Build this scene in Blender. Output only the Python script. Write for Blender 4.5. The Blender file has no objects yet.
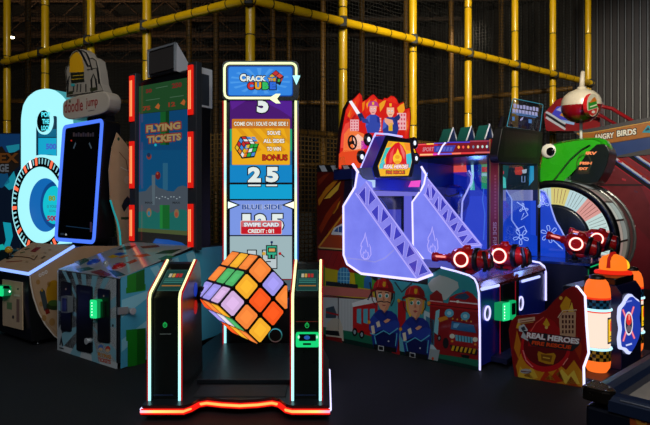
import bpy, bmesh, math, random
from mathutils import Vector, Matrix
random.seed(7)
SC = bpy.context.scene
COL = SC.collection
R = math.radians
# ------------------------------------------------------------------ camera
F, CX, HY, CAMZ = 530.0, 325.0, 205.0, 1.35      # focal length in pixels, principal column, horizon row
cd = bpy.data.cameras.new('camera'); cam = bpy.data.objects.new('camera', cd); COL.objects.link(cam)
cam.location = (0, 0, CAMZ); cam.rotation_euler = (R(90), 0, 0)
cd.sensor_width = 36.0; cd.lens = 36.0*F/650.0; cd.shift_y = -(212.5-HY)/650.0; cd.clip_end = 100
SC.camera = cam
CAM = Vector((0, 0, CAMZ))
def ray(px, py): return Vector(((px-CX)/F, 1.0, (HY-py)/F))
def at(px, py, d): return CAM + ray(px, py)*d
# ------------------------------------------------------------------ materials
_M = {}
def lin(h):
    if not isinstance(h, str): return tuple(h)
    v = [int(h[i:i+2], 16)/255 for i in (0, 2, 4)]
    return tuple(c/12.92 if c <= .04045 else ((c+.055)/1.055)**2.4 for c in v)
def P(h, rough=.45, metal=0.0, noise=0.0, scale=30.0, coat=0.0):
    """painted / printed / plastic / metal surface, colour h"""
    k = ('P', h, rough, metal, noise, scale, coat)
    if k in _M: return _M[k]
    m = bpy.data.materials.new('paint_'+str(len(_M))); m.use_nodes = True
    nt = m.node_tree; b = nt.nodes['Principled BSDF']
    c = lin(h)
    b.inputs['Base Color'].default_value = (*c, 1)
    b.inputs['Roughness'].default_value = rough; b.inputs['Metallic'].default_value = metal
    b.inputs['Coat Weight'].default_value = coat; b.inputs['Coat Roughness'].default_value = .08
    n = nt.nodes.new('ShaderNodeTexNoise'); n.inputs['Scale'].default_value = scale; n.inputs['Detail'].default_value = 4
    tc = nt.nodes.new('ShaderNodeTexCoord'); nt.links.new(tc.outputs['Object'], n.inputs['Vector'])
    if noise > 0:
        mx = nt.nodes.new('ShaderNodeMix'); mx.data_type = 'RGBA'
        mx.inputs['A'].default_value = (*[x*(1-noise) for x in c], 1); mx.inputs['B'].default_value = (*[min(1, x*(1+noise)) for x in c], 1)
        nt.links.new(n.outputs['Fac'], mx.inputs['Factor']); nt.links.new(mx.outputs['Result'], b.inputs['Base Color'])
    mr = nt.nodes.new('ShaderNodeMapRange'); mr.inputs['To Min'].default_value = max(.02, rough-.06); mr.inputs['To Max'].default_value = min(1, rough+.06)
    nt.links.new(n.outputs['Fac'], mr.inputs['Value']); nt.links.new(mr.outputs['Result'], b.inputs['Roughness'])
    _M[k] = m; return m
def E(h, s=1.0, gloss=False):
    """something that gives off light: screen, lamp, tube, backlit print"""
    k = ('E', h, s, gloss)
    if k in _M: return _M[k]
    m = bpy.data.materials.new('glow_'+str(len(_M))); m.use_nodes = True
    nt = m.node_tree; b = nt.nodes['Principled BSDF']
    b.inputs['Base Color'].default_value = (.01, .01, .01, 1); b.inputs['Roughness'].default_value = .15 if gloss else .5
    b.inputs['Specular IOR Level'].default_value = .5 if gloss else .1
    b.inputs['Emission Color'].default_value = (*lin(h), 1); b.inputs['Emission Strength'].default_value = s
    _M[k] = m; return m
def EZ(stops, s=1.0, axis=2):
    """RGB light strip: the LEDs change colour along the strip (object coordinate, metres)"""
    k = ('EZ', tuple(stops), s, axis)
    if k in _M: return _M[k]
    m = bpy.data.materials.new('rgb_strip_'+str(len(_M))); m.use_nodes = True
    nt = m.node_tree; b = nt.nodes['Principled BSDF']
    b.inputs['Base Color'].default_value = (.02, .02, .02, 1)
    tc = nt.nodes.new('ShaderNodeTexCoord'); sp = nt.nodes.new('ShaderNodeSeparateXYZ')
    nt.links.new(tc.outputs['Object'], sp.inputs[0])
    mr = nt.nodes.new('ShaderNodeMapRange'); mr.inputs['From Min'].default_value = stops[0][0]; mr.inputs['From Max'].default_value = stops[-1][0]
    nt.links.new(sp.outputs[axis], mr.inputs['Value'])
    cr = nt.nodes.new('ShaderNodeValToRGB'); nt.links.new(mr.outputs['Result'], cr.inputs['Fac'])
    el = cr.color_ramp.elements; span = stops[-1][0]-stops[0][0]
    while len(el) < len(stops): el.new(.5)
    for e, (p, h) in zip(el, stops):
        e.position = (p-stops[0][0])/span; e.color = (*lin(h), 1)
    nt.links.new(cr.outputs['Color'], b.inputs['Emission Color']); b.inputs['Emission Strength'].default_value = s
    _M[k] = m; return m
def ACR(h, s=.6, fac=.7):
    """edge-lit clear acrylic: part see-through, part glowing from the LEDs in its edge, faintly cloudy"""
    k = ('A', h, s, fac)
    if k in _M: return _M[k]
    m = bpy.data.materials.new('edge_lit_acrylic_'+str(len(_M))); m.use_nodes = True
    nt = m.node_tree; nt.nodes.remove(nt.nodes['Principled BSDF']); out = nt.nodes['Material Output']
    t = nt.nodes.new('ShaderNodeBsdfTransparent'); t.inputs[0].default_value = (.9, .93, 1, 1)
    e = nt.nodes.new('ShaderNodeEmission'); e.inputs['Strength'].default_value = s
    n = nt.nodes.new('ShaderNodeTexNoise'); n.inputs['Scale'].default_value = 5; n.inputs['Detail'].default_value = 5
    tc = nt.nodes.new('ShaderNodeTexCoord'); nt.links.new(tc.outputs['Object'], n.inputs['Vector'])
    mx = nt.nodes.new('ShaderNodeMix'); mx.data_type = 'RGBA'; c = lin(h)
    mx.inputs['A'].default_value = (*[x*.7 for x in c], 1); mx.inputs['B'].default_value = (*[min(1, x*1.35) for x in c], 1)
    nt.links.new(n.outputs['Fac'], mx.inputs['Factor']); nt.links.new(mx.outputs['Result'], e.inputs['Color'])
    g = nt.nodes.new('ShaderNodeBsdfGlossy'); g.inputs['Roughness'].default_value = .08
    s1 = nt.nodes.new('ShaderNodeMixShader'); s1.inputs[0].default_value = fac
    nt.links.new(t.outputs[0], s1.inputs[1]); nt.links.new(e.outputs[0], s1.inputs[2])
    s2 = nt.nodes.new('ShaderNodeMixShader'); s2.inputs[0].default_value = .05
    nt.links.new(s1.outputs[0], s2.inputs[1]); nt.links.new(g.outputs[0], s2.inputs[2])
    nt.links.new(s2.outputs[0], out.inputs[0])
    _M[k] = m; return m
def GLASS():
    if 'glass' in _M: return _M['glass']
    m = bpy.data.materials.new('clear_pane'); m.use_nodes = True
    nt = m.node_tree; nt.nodes.remove(nt.nodes['Principled BSDF']); out = nt.nodes['Material Output']
    t = nt.nodes.new('ShaderNodeBsdfTransparent'); t.inputs[0].default_value = (.85, .9, .95, 1)
    g = nt.nodes.new('ShaderNodeBsdfGlossy'); g.inputs['Roughness'].default_value = .03
    s2 = nt.nodes.new('ShaderNodeMixShader'); s2.inputs[0].default_value = .06
    nt.links.new(t.outputs[0], s2.inputs[1]); nt.links.new(g.outputs[0], s2.inputs[2]); nt.links.new(s2.outputs[0], out.inputs[0])
    _M['glass'] = m; return m
BLACK = P('0c0d10', .4); GLOSSB = P('08090c', .18); CHROME = P('c8ccd2', .25, 1.0); STEEL = P('8a8d92', .35, 1.0); RUBBER = P('111111', .8)
# ------------------------------------------------------------------ text glyphs
_T = {}
def glyphs(s, bold=0.0):
    k = (s, bold)
    if k in _T: return _T[k]
    cu = bpy.data.curves.new('t', 'FONT'); cu.body = s; cu.size = 1; cu.offset = bold; cu.resolution_u = 3
    o = bpy.data.objects.new('t', cu); COL.objects.link(o)
    dg = bpy.context.evaluated_depsgraph_get(); e = o.evaluated_get(dg); me = e.to_mesh()
    vs = [(v.co.x, v.co.y) for v in me.vertices]; fs = [tuple(p.vertices) for p in me.polygons]
    e.to_mesh_clear(); bpy.data.objects.remove(o); bpy.data.curves.remove(cu)
    x0 = min(v[0] for v in vs); x1 = max(v[0] for v in vs); y0 = min(v[1] for v in vs); y1 = max(v[1] for v in vs)
    vs = [((x-x0)/(x1-x0), (y-y0)/max(1e-6, y1-y0)) for x, y in vs]
    _T[k] = (vs, fs); return _T[k]
# ------------------------------------------------------------------ frames and planes
class Fr:
    """a thing's own frame: origin on the floor, turned by deg about the vertical"""
    def __init__(s, x, y, deg, z=0.0):
        s.M = Matrix.Translation((x, y, z)) @ Matrix.Rotation(R(deg), 4, 'Z'); s.I = s.M.inverted()
        s.c = s.I @ CAM
    def dir(s, px, py): return s.I.to_3x3() @ ray(px, py)
    def X(s, c): return Pl(s, (c, 0, 0), (0, -1, 0), (0, 0, 1))
    def Y(s, c): return Pl(s, (0, c, 0), (1, 0, 0), (0, 0, 1))
    def Z(s, c): return Pl(s, (0, 0, c), (1, 0, 0), (0, 1, 0))
    def at(s, px, py, d): return s.I @ at(px, py, d)
class Pl:
    def __init__(s, fr, o, a, b):
        s.f = fr; s.o = Vector(o); s.a = Vector(a).normalized(); b = Vector(b)
        s.n = s.a.cross(b).normalized(); s.b = s.n.cross(s.a).normalized()
    def px(s, x, y):
        d = s.f.dir(x, y); t = (s.o-s.f.c).dot(s.n)/d.dot(s.n); p = s.f.c+d*t-s.o
        return (p.dot(s.a), p.dot(s.b))
    def w(s, q, h=0.0): return s.o+s.a*q[0]+s.b*q[1]+s.n*h
    def p3(s, x, y, h=0.0): return s.w(s.px(x, y), h)
    def off(s, h): return Pl(s.f, s.o+s.n*h, s.a, s.b)
class MB:
    def __init__(s): s.v = []; s.f = []; s.m = []; s.sm = []; s.mats = []
    def mi(s, m):
        if m not in s.mats: s.mats.append(m)
        return s.mats.index(m)
    def add(s, vs, fs, m, smooth=False):
        n = len(s.v); s.v += [Vector(v) for v in vs]; k = s.mi(m)
        for f in fs: s.f.append(tuple(i+n for i in f)); s.m.append(k); s.sm.append(smooth)
    def box(s, a, b, m):
        x0, y0, z0 = a; x1, y1, z1 = b
        s.add([(x0,y0,z0),(x1,y0,z0),(x1,y1,z0),(x0,y1,z0),(x0,y0,z1),(x1,y0,z1),(x1,y1,z1),(x0,y1,z1)],
              [(3,2,1,0),(4,5,6,7),(0,1,5,4),(1,2,6,5),(2,3,7,6),(3,0,4,7)], m)
    def prism(s, pl, pts, h0, h1, m, cap=None):
        n = len(pts); vs = [pl.w(p, h0) for p in pts]+[pl.w(p, h1) for p in pts]
        s.add(vs, [(i, (i+1) % n, n+(i+1) % n, n+i) for i in range(n)], m)
        s.add(vs[:n], [tuple(range(n-1, -1, -1))], m); s.add(vs[n:], [tuple(range(n))], cap or m)
    def extr(s, prof, ax, c0, c1, m, cap=None):
        """profile (other two coords) extruded along local axis 'x' or 'y' or 'z'"""
        def mk(p, c): return {'x': (c, p[0], p[1]), 'y': (p[0], c, p[1]), 'z': (p[0], p[1], c)}[ax]
        n = len(prof); vs = [mk(p, c0) for p in prof]+[mk(p, c1) for p in prof]
        s.add(vs, [(i, (i+1) % n, n+(i+1) % n, n+i) for i in range(n)], m)
        s.add(vs[:n], [tuple(range(n-1, -1, -1))], cap or m); s.add(vs[n:], [tuple(range(n))], cap or m)
    def tube(s, path, r, m, n=8, closed=False, cap=True):
        P_ = [Vector(p) for p in path]; N = len(P_); rr = r if isinstance(r, (list, tuple)) else [r]*N
        rings = []; up = None
        for i, p in enumerate(P_):
            if closed: t = P_[(i+1) % N]-P_[i-1]
            else: t = P_[min(i+1, N-1)]-P_[max(i-1, 0)]
            t.normalize()
            if up is None: up = Vector((0, 0, 1)) if abs(t.z) < .9 else Vector((1, 0, 0))
            x = t.cross(up)
            if x.length < 1e-4: x = t.orthogonal()
            x.normalize(); y = x.cross(t).normalized(); up = y
            rings.append([p+(x*math.cos(2*math.pi*k/n)+y*math.sin(2*math.pi*k/n))*rr[i] for k in range(n)])
        vs = [v for q in rings for v in q]; fs = []
        for i in range(N if closed else N-1):
            j = (i+1) % N
            for k in range(n): fs.append((i*n+k, i*n+(k+1) % n, j*n+(k+1) % n, j*n+k))
        s.add(vs, fs, m, True)
        if cap and not closed: s.add(rings[0], [tuple(range(n))], m); s.add(rings[-1], [tuple(range(n-1, -1, -1))], m)
    def lathe(s, o, ax, prof, m, n=24, smooth=True, a0=0, a1=360):
        """profile of (radius, height along axis)"""
        o = Vector(o); ax = Vector(ax).normalized(); x = ax.orthogonal().normalized(); y = ax.cross(x)
        full = abs(a1-a0) >= 360; kn = n if full else n+1
        vs = []
        for r, h in prof:
            for k in range(kn):
                a = R(a0+(a1-a0)*k/n); vs.append(o+ax*h+(x*math.cos(a)+y*math.sin(a))*r)
        fs = []
        for i in range(len(prof)-1):
            for k in range(n):
                k2 = (k+1) % kn; fs.append((i*kn+k, i*kn+k2, (i+1)*kn+k2, (i+1)*kn+k))
        s.add(vs, fs, m, smooth)
    def cyl(s, a, b, r, m, n=16, r2=None):
        a = Vector(a); b = Vector(b); h = (b-a).length; r2 = r if r2 is None else r2
        s.lathe(a, b-a, [(0, 0), (r, 0)], m, n, False); s.lathe(a, b-a, [(r, 0), (r2, h)], m, n); s.lathe(a, b-a, [(r2, h), (0, h)], m, n, False)
    def ball(s, c, r, m, sc=(1, 1, 1), n=20, rot=None):
        c = Vector(c); vs = []; fs = []; k = n//2; S = Matrix.Diagonal(Vector(sc)); S = (rot @ S) if rot else S
        for i in range(k+1):
            th = math.pi*i/k
            for j in range(n):
                ph = 2*math.pi*j/n; vs.append(c+S @ (Vector((math.sin(th)*math.cos(ph), math.sin(th)*math.sin(ph), math.cos(th)))*r))
        for i in range(k):
            for j in range(n): fs.append((i*n+j, (i+1)*n+j, (i+1)*n+(j+1) % n, i*n+(j+1) % n))
        s.add(vs, fs, m, True)
    def ring(s, c, nrm, R0, r, m, n=28, k=8):
        c = Vector(c); nrm = Vector(nrm).normalized(); x = nrm.orthogonal().normalized(); y = nrm.cross(x)
        s.tube([c+(x*math.cos(2*math.pi*i/n)+y*math.sin(2*math.pi*i/n))*R0 for i in range(n)], r, m, k, True)
    def build(s, name, parent=None, bevel=0, label=None, fr=None):
        me = bpy.data.meshes.new(name); me.from_pydata([tuple(v) for v in s.v], [], s.f)
        for m in s.mats: me.materials.append(m)
        me.polygons.foreach_set('material_index', s.m); me.polygons.foreach_set('use_smooth', s.sm)
        if bevel == 0 or True:
            bm = bmesh.new(); bm.from_mesh(me); bmesh.ops.remove_doubles(bm, verts=bm.verts, dist=1e-6) if len(s.v) < 30000 else None
            bm.to_mesh(me); bm.free()
        me.update()
        o = bpy.data.objects.new(name, me); COL.objects.link(o)
        if parent: o.parent = parent
        elif fr: o.matrix_world = fr.M
        if bevel:
            bv = o.modifiers.new('bevel', 'BEVEL'); bv.width = bevel; bv.segments = 2; bv.limit_method = 'ANGLE'; bv.angle_limit = R(40)
        if label: o['label'] = label
        return o
class Art:
    """print / screen picture / relief laid on a real plane; shapes measured on the photograph"""
    def __init__(s, mb, pl, base=.0008, step=.0006): s.mb = mb; s.pl = pl; s.b0 = base; s.st = step
    def h(s, L): return s.b0+s.st*L
    def poly(s, pts, m, L=0): s.mb.add([s.pl.p3(x, y, s.h(L)) for x, y in pts], [tuple(range(len(pts)))], m)
    def rect(s, x0, y0, x1, y1, m, L=0, k=0):
        s.poly([(x0, y1), (x1, y1+k*(x1-x0)), (x1, y0+k*(x1-x0)), (x0, y0)], m, L)
    def ell(s, cx, cy, rx, ry, m, L=0, n=20, a0=0, a1=360, rot=0):
        c, d = math.cos(R(rot)), math.sin(R(rot)); pts = []
        for i in range(n if a1-a0 >= 360 else n+1):
            a = R(a0+(a1-a0)*i/n); x = rx*math.cos(a); y = -ry*math.sin(a); pts.append((cx+x*c-y*d, cy+x*d+y*c))
        s.poly(pts, m, L)
    def ering(s, cx, cy, rx, ry, w, m, L=0, n=28, wy=None):
        pts = [(cx+rx*math.cos(2*math.pi*i/n), cy+ry*math.sin(2*math.pi*i/n)) for i in range(n+1)]
        s.line(pts, w, m, L)
    def line(s, pts, w, m, L=0, closed=False):
        pts = list(pts)+([pts[0]] if closed else []); N = len(pts); Lf = []; Rt = []
        for i in range(N):
            a = pts[max(0, i-1)]; b = pts[min(N-1, i+1)]
            if closed and i in (0, N-1): a = pts[-2]; b = pts[1]
            dx, dy = b[0]-a[0], b[1]-a[1]; l = math.hypot(dx, dy) or 1; nx, ny = -dy/l*w/2, dx/l*w/2
            Lf.append((pts[i][0]+nx, pts[i][1]+ny)); Rt.append((pts[i][0]-nx, pts[i][1]-ny))
        for i in range(N-1): s.poly([Lf[i], Lf[i+1], Rt[i+1], Rt[i]], m, L)
    def text(s, t, x0, y0, x1, y1, m, L=0, k=0, bold=.02, sk=0, quad=None):
        """sk: pixels the top edge is pushed right (italic)"""
        q = quad or [(x0, y1), (x1, y1+k*(x1-x0)), (x1+sk, y0+k*(x1-x0)), (x0+sk, y0)]
        q = [s.pl.px(*p) for p in q]; vs, fs = glyphs(t, bold); out = []
        for u, v in vs:
            a = [(q[0][i]*(1-u)+q[1][i]*u)*(1-v)+(q[3][i]*(1-u)+q[2][i]*u)*v for i in (0, 1)]
            out.append(s.pl.w(a, s.h(L)))
        s.mb.add(out, fs, m)
    def otext(s, t, x0, y0, x1, y1, m, mo, L=0, k=0, bold=.02, sk=0, o=.8):
        """lettering with an outline"""
        s.text(t, x0-o, y0-o, x1+o, y1+o, mo, L, k, bold+.05, sk); s.text(t, x0, y0, x1, y1, m, L+1, k, bold, sk)
    def panel(s, pts, th, m, cap=None):
        s.mb.prism(s.pl, [s.pl.px(*p) for p in pts], -th, 0, m, cap)
def rpts(pts, r, n=4):
    """round the corners of a pixel/plan polygon"""
    out = []; N = len(pts)
    for i in range(N):
        p = Vector(pts[i]).to_2d(); a = Vector(pts[i-1]).to_2d()-p; b = Vector(pts[(i+1) % N]).to_2d()-p
        ra = min(r, a.length*.45); rb = min(r, b.length*.45); A = p+a.normalized()*ra; B = p+b.normalized()*rb
        for k in range(n+1):
            t = k/n; q = A*(1-t)**2+p*2*t*(1-t)+B*t*t; out.append((q.x, q.y))
    return out
def rrect(x0, y0, x1, y1, r, k=0): return rpts([(x0, y0), (x1, y0+k*(x1-x0)), (x1, y1+k*(x1-x0)), (x0, y1)], r)
def thing(name, fr, label, cat, group=None):
    o = bpy.data.objects.new(name, None); o.empty_display_size = .1; COL.objects.link(o); o.matrix_world = fr.M
    o['label'] = label; o['category'] = cat
    if group: o['group'] = group
    return o
def feet(root, pts, h=.06):
    for x, y in pts:
        mb = MB(); mb.cyl((x, y, 0), (x, y, .015), .03, STEEL, 12); mb.cyl((x, y, .012), (x, y, h), .012, STEEL, 8)
        mb.build('foot', root)
def struct(o): o['kind'] = 'structure'; return o
FLOORZ = 0.0
# ================================================================== THE ROOM
W0 = Fr(0, 0, 0)
def quad(name, pts, m):
    mb = MB(); mb.add(pts, [tuple(range(len(pts)))], m); return struct(mb.build(name))
CARPET = P('0f1013', .75, 0, .35, 60); WALLP = P('17171a', .7, 0, .2, 3); CEILP = P('241c16', .8, 0, .4, 4)
CZ = 7.4
mb = MB(); mb.box((-12, -6, -.1), (11, 21.5, 0), CARPET); struct(mb.build('floor'))
mb = MB(); mb.box((-12, -6, CZ), (11, 21.5, CZ+.1), P('120f0d', .9, 0, .3, 3))
JOI = P('4a3524', .7, 0, .4, 6)
for i in range(9):                                   # roof joists with lattice webs on the underside of the ceiling
    y = 8.0+1.5*i
    for z in (CZ-.06, CZ-.62): mb.box((-11.9, y-.05, z-.05), (10.9, y+.05, z+.05), JOI)
    x = -11.5; up = 1
    while x < 10.5:
        a = (x, y, CZ-.62 if up > 0 else CZ-.08); b = (x+.62, y, CZ-.08 if up > 0 else CZ-.62)
        mb.tube([a, b], .022, JOI, 4, cap=False); x += .62; up = -up
for i in range(6):
    x = -11+2.2*i; mb.box((x-.1, 6, CZ-.2), (x+.1, 21, CZ-.02), P('3a2b1e', .7))
struct(mb.build('ceiling'))
quad('wall_left', [(-12, -6, 0), (-12, 21.5, 0), (-12, 21.5, CZ), (-12, -6, CZ)], WALLP)
quad('wall_front', [(-12, -6, 0), (11, -6, 0), (11, -6, CZ), (-12, -6, CZ)], WALLP)
quad('wall_right', [(11, -6, 0), (11, 11, 0), (11, 11, CZ), (11, -6, CZ)], WALLP)
quad('wall_rear', [(-12, 21.5, 0), (-4, 21.5, 0), (-4, 21.5, CZ), (-12, 21.5, CZ)], WALLP)
# ribbed sheet-metal wall running obliquely behind the play frame
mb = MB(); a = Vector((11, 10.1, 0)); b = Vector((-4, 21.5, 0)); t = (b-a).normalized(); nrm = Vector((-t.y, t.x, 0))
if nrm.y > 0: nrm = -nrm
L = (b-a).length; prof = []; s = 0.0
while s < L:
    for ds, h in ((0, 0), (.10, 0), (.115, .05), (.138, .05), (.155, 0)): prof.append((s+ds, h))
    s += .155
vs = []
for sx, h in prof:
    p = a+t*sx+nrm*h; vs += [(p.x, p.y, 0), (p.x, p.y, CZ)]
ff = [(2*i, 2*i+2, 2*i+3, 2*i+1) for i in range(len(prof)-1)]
mb.add(vs, [f for i, f in enumerate(ff) if i % 5 not in (2, 3)], P('2c241e', .5, .3, .15, 2)); mb.add(vs, [f for i, f in enumerate(ff) if i % 5 in (2, 3)], P('7a7874', .35, .7, .1, 2))  # rib faces coloured lighter to carry the metal's highlight lines
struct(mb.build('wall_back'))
# ------------------------------------------------------------------ soft-play frame: padded yellow pipes with netting
PADY = P('ecb80a', .33, 0, .12, 9, .3); PADSHADE = P('7a5414', .5, 0, .15, 9); TIE = P('0d0b08', .6); NETC = P('0c0a06', .8); NETD = P('0e0b06', .8); NETT = P('7a5822', .8)
fr = Fr(-.93, 6.6, 0)
play = thing('play_frame', fr, 'soft-play climbing frame of yellow padded pipes and dark netting behind the machines', 'play frame')
def padded(p0, p1, r, seg, m, name, ph=0.0):
    p0 = Vector(p0); p1 = Vector(p1); Ln = (p1-p0).length; d = (p1-p0)/Ln; prof = []; mb = MB()
    h = 0.0; nx = seg*(.4+.6*ph); prof = [(0, 0), (r, 0)]
    while h < Ln:
        e = min(Ln, nx); prof += [(r*.9, h+.004), (r, h+.03), (r, e-.03), (r*.9, e-.004)]
        h = e; nx += seg*random.uniform(.85, 1.15)
    prof += [(0, Ln)]
    mb.lathe(p0, d, [(a, max(0, min(Ln, b))) for a, b in prof], m, 14)
    h = seg*(.4+.6*ph)
    for q in prof[5::4]:
        if 0.05 < q[1] < Ln-.05: mb.lathe(p0, d, [(r*.93, q[1]-.008), (r*.965, q[1]), (r*.93, q[1]+.008)], TIE, 12)
    return mb.build(name, play)
LD = Vector((-.856, .517, 0)); RD = Vector((.82, .57, 0)); ZR = 3.87; O0 = Vector((0, 0, 0))
posts_r = [1.44, 2.79, 4.07, 5.35, 6.55, 7.83]; posts_l = [1.886, 3.16, 4.38, 5.55]
padded(O0, (0, 0, 6.2), .061, 1.0, PADY, 'post', .3)
for i, t in enumerate(posts_r): q = RD*t; padded(q, q+Vector((0, 0, 6.2)), .061, 1.0, PADY, 'post', (i*.37) % 1)
for i, t in enumerate(posts_l): q = LD*t; padded(q, q+Vector((0, 0, 6.2)), .061, 1.0, PADY, 'post', (i*.53) % 1)
off = Vector((-.07, -.03, ZR))
padded(RD*-.05+Vector((0, -.115, ZR)), RD*7.9+Vector((0, -.115, ZR)), .058, .30, PADY, 'rail')
padded(LD*-.03+Vector((0, -.115, ZR)), LD*6.6+Vector((0, -.115, ZR)), .058, .30, PADY, 'rail')
for D_, T_ in ((RD, [0]+posts_r), (LD, posts_l)):
    for t in T_:
        q = D_*t; mb = MB(); mb.box((q.x-.05, q.y-.17, ZR-.075), (q.x+.05, q.y-.05, ZR+.075), TIE); mb.build('clamp', play, .01)
# inner and rear posts, pads painted darker to hold the shade deep inside
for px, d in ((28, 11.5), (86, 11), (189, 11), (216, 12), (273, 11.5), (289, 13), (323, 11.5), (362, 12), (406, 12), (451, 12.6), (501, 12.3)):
    x = (px-CX)/F*d+.93; y = d-6.6; padded((x, y, 0), (x, y, 6.2), .06, 1.1, PADSHADE, 'inner_post')
padded((2.32+.93, 13.1-6.6, ZR), (5.35+.93, 11.45-6.6, ZR), .055, .35, PADSHADE, 'inner_rail')
padded((-7, 6.2, 2.35), (3, 6.6, 2.35), .05, .5, PADSHADE, 'inner_rail'); padded((-7, 6.2, ZR), (2.3, 6.5, ZR), .05, .5, PADSHADE, 'inner_rail')
padded(RD*.0+Vector((0, .3, 2.35)), RD*7.9+Vector((0, .3, 2.35)), .05, .35, PADSHADE, 'inner_rail')
def net(p0, p1, z0, z1, cell, name, w=.0045, NETC=NETC):
    mb = MB(); p0 = Vector(p0); p1 = Vector(p1); d = (p1-p0); Ln = d.length; d /= Ln; n = Vector((-d.y, d.x, 0))
    k = int(Ln/cell)
    for i in range(k+1):
        q = p0+d*(cell*i); u = d*w; v = n*w
        mb.add([q-u+Vector((0,0,z0)), q+u+Vector((0,0,z0)), q+v+Vector((0,0,z0)), q-u+Vector((0,0,z1)), q+u+Vector((0,0,z1)), q+v+Vector((0,0,z1))], [(0,1,4,3), (1,2,5,4), (2,0,3,5)], NETC)
    z = z0; up = Vector((0, 0, w))
    while z < z1:
        a = p0+Vector((0,0,z)); b = p1+Vector((0,0,z))
        mb.add([a-up, a+up, a+n*w, b-up, b+up, b+n*w], [(0,1,4,3), (1,2,5,4), (2,0,3,5)], NETC); z += cell
    return mb.build(name, play)
for D_, l_ in ((RD, 7.85), (LD, 6.6)):
    net(D_*.02+Vector((0, .07, 0)), D_*l_+Vector((0, .07, 0)), 2.3, 5.9, .055, 'netting', .003, NETD); net(D_*.02+Vector((0, .07, 0)), D_*l_+Vector((0, .07, 0)), .05, 2.3, .06, 'netting', .007, NETT)
net((-6.5, 6.4, 0), (3, 6.7, 0), .05, 6.1, .08, 'inner_netting', .006); net((3.25, 6.5, 0), (6.3, 4.85, 0), .05, 6.1, .07, 'inner_netting', .006)
mb = MB()                                            # dark mats lining the back of the frame low down
mb.box((-6, 5.6, .02), (3, 5.68, 1.2), P('14110d', .8)); mb.build('padded_board', play)
# bright ceiling lamp seen far back between two posts
p = at(11.8, 37, 15.0); fr = Fr(p.x, p.y, 0, p.z-.12)
lamp = thing('ceiling_lamp', fr, 'small bright round ceiling lamp high at the far left between the pipes', 'lamp')
mb = MB(); mb.cyl((0, 0, .12), (0, 0, .24), .1, BLACK, 16, .07); mb.cyl((0, 0, .24), (0, 0, CZ-fr.M.translation.z), .02, BLACK, 8); mb.build('housing', lamp)
mb = MB(); mb.ball((0, 0, .12), .075, E('ffe9c0', 14), (1, 1, .6), 14); mb.build('bulb', lamp)

# ================================================================== CUBE GAME (centre)
fr = Fr(-.556, 3.29, 0)
A = thing('arcade_machine', fr, 'tall arcade machine with big glowing puzzle cube between two neon-edged kiosks', 'arcade machine')
TY = 1.46; tp = fr.Y(TY)
xl = tp.px(224.5, 200)[0]; xr = tp.px(298.5, 200)[0]; zt = tp.px(260, 61.5)[1]
LEDZ = EZ([(.0, '9cf4ff'), (.35, 'b8fff0'), (.62, 'eaffb0'), (.95, 'fff6b0')], 1.5)
LEDT = EZ([(.0, '9cf4ff'), (.9, 'a8fbff'), (1.35, 'fff2a0'), (1.6, '9ff5ff'), (1.95, 'fff3b8'), (2.35, 'e8ffb0'), (2.65, 'f4ffb8')], 1.35)
REDTRIM = E('c01018', .75)
# base
zb = fr.Z(.07); path = [(141, 411), (184, 411), (191, 408.5), (199, 404), (207, 402.6), (222, 404.3), (240, 405.3), (258, 404.3), (272, 402.5), (279, 404), (286, 409.5), (292, 411), (329, 411)]
fp = [Vector(zb.p3(*q)) for q in path]
BX = .587; fp[0].x = -BX; fp[-1].x = BX
mb = MB(); plan = [(p.x, p.y+.012) for p in fp]+[(BX, 1.0), (BX-.12, 1.9), (-BX+.12, 1.9), (-BX, 1.0)]
mb.extr(plan, 'z', .035, .1, P('15181c', .3, 0, .2, 20)); mb.build('base', A)
mb = MB(); mb.box((-.34, .42, .1), (.33, 1.4, .128), P('1a2026', .35, .3, .2, 20)); mb.box((-.3, .16, .1), (.3, .38, .106), P('22282c', .5, .2)); mb.build('step_plate', A, .006)
rim = [Vector((-BX, 1.0, .07))]+fp+[Vector((BX, .9, .07))]
mb = MB(); mb.tube([p+Vector((0, 0, -.004)) for p in fp], .0175, E('ff1c10', 1.0), 10)
mb.tube([p+Vector((0, -.0125, .001)) for p in fp], .0085, EZ([(-.6, 'ffa0c8'), (-.5, 'ffc46a'), (-.3, 'ff9648'), (0, 'ffa850'), (.3, 'ff9648'), (.5, 'ffc46a'), (.6, 'ff80c0')], 1.7, 0), 8)
mb.build('neon_tube', A)
mb = MB()
for sx in (-1, 1): mb = MB(); mb.tube([(sx*BX, .012, .075), (sx*BX, .4, .075), (sx*BX, .8, .075)], .011, E('d8d4ff', 1.6), 8); mb.build('neon_tube', A)
feet(A, [(-.5, .1), (.5, .1), (-.4, 1.8), (.4, 1.8), (-.5, .9), (.5, .9)], .04)
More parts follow.
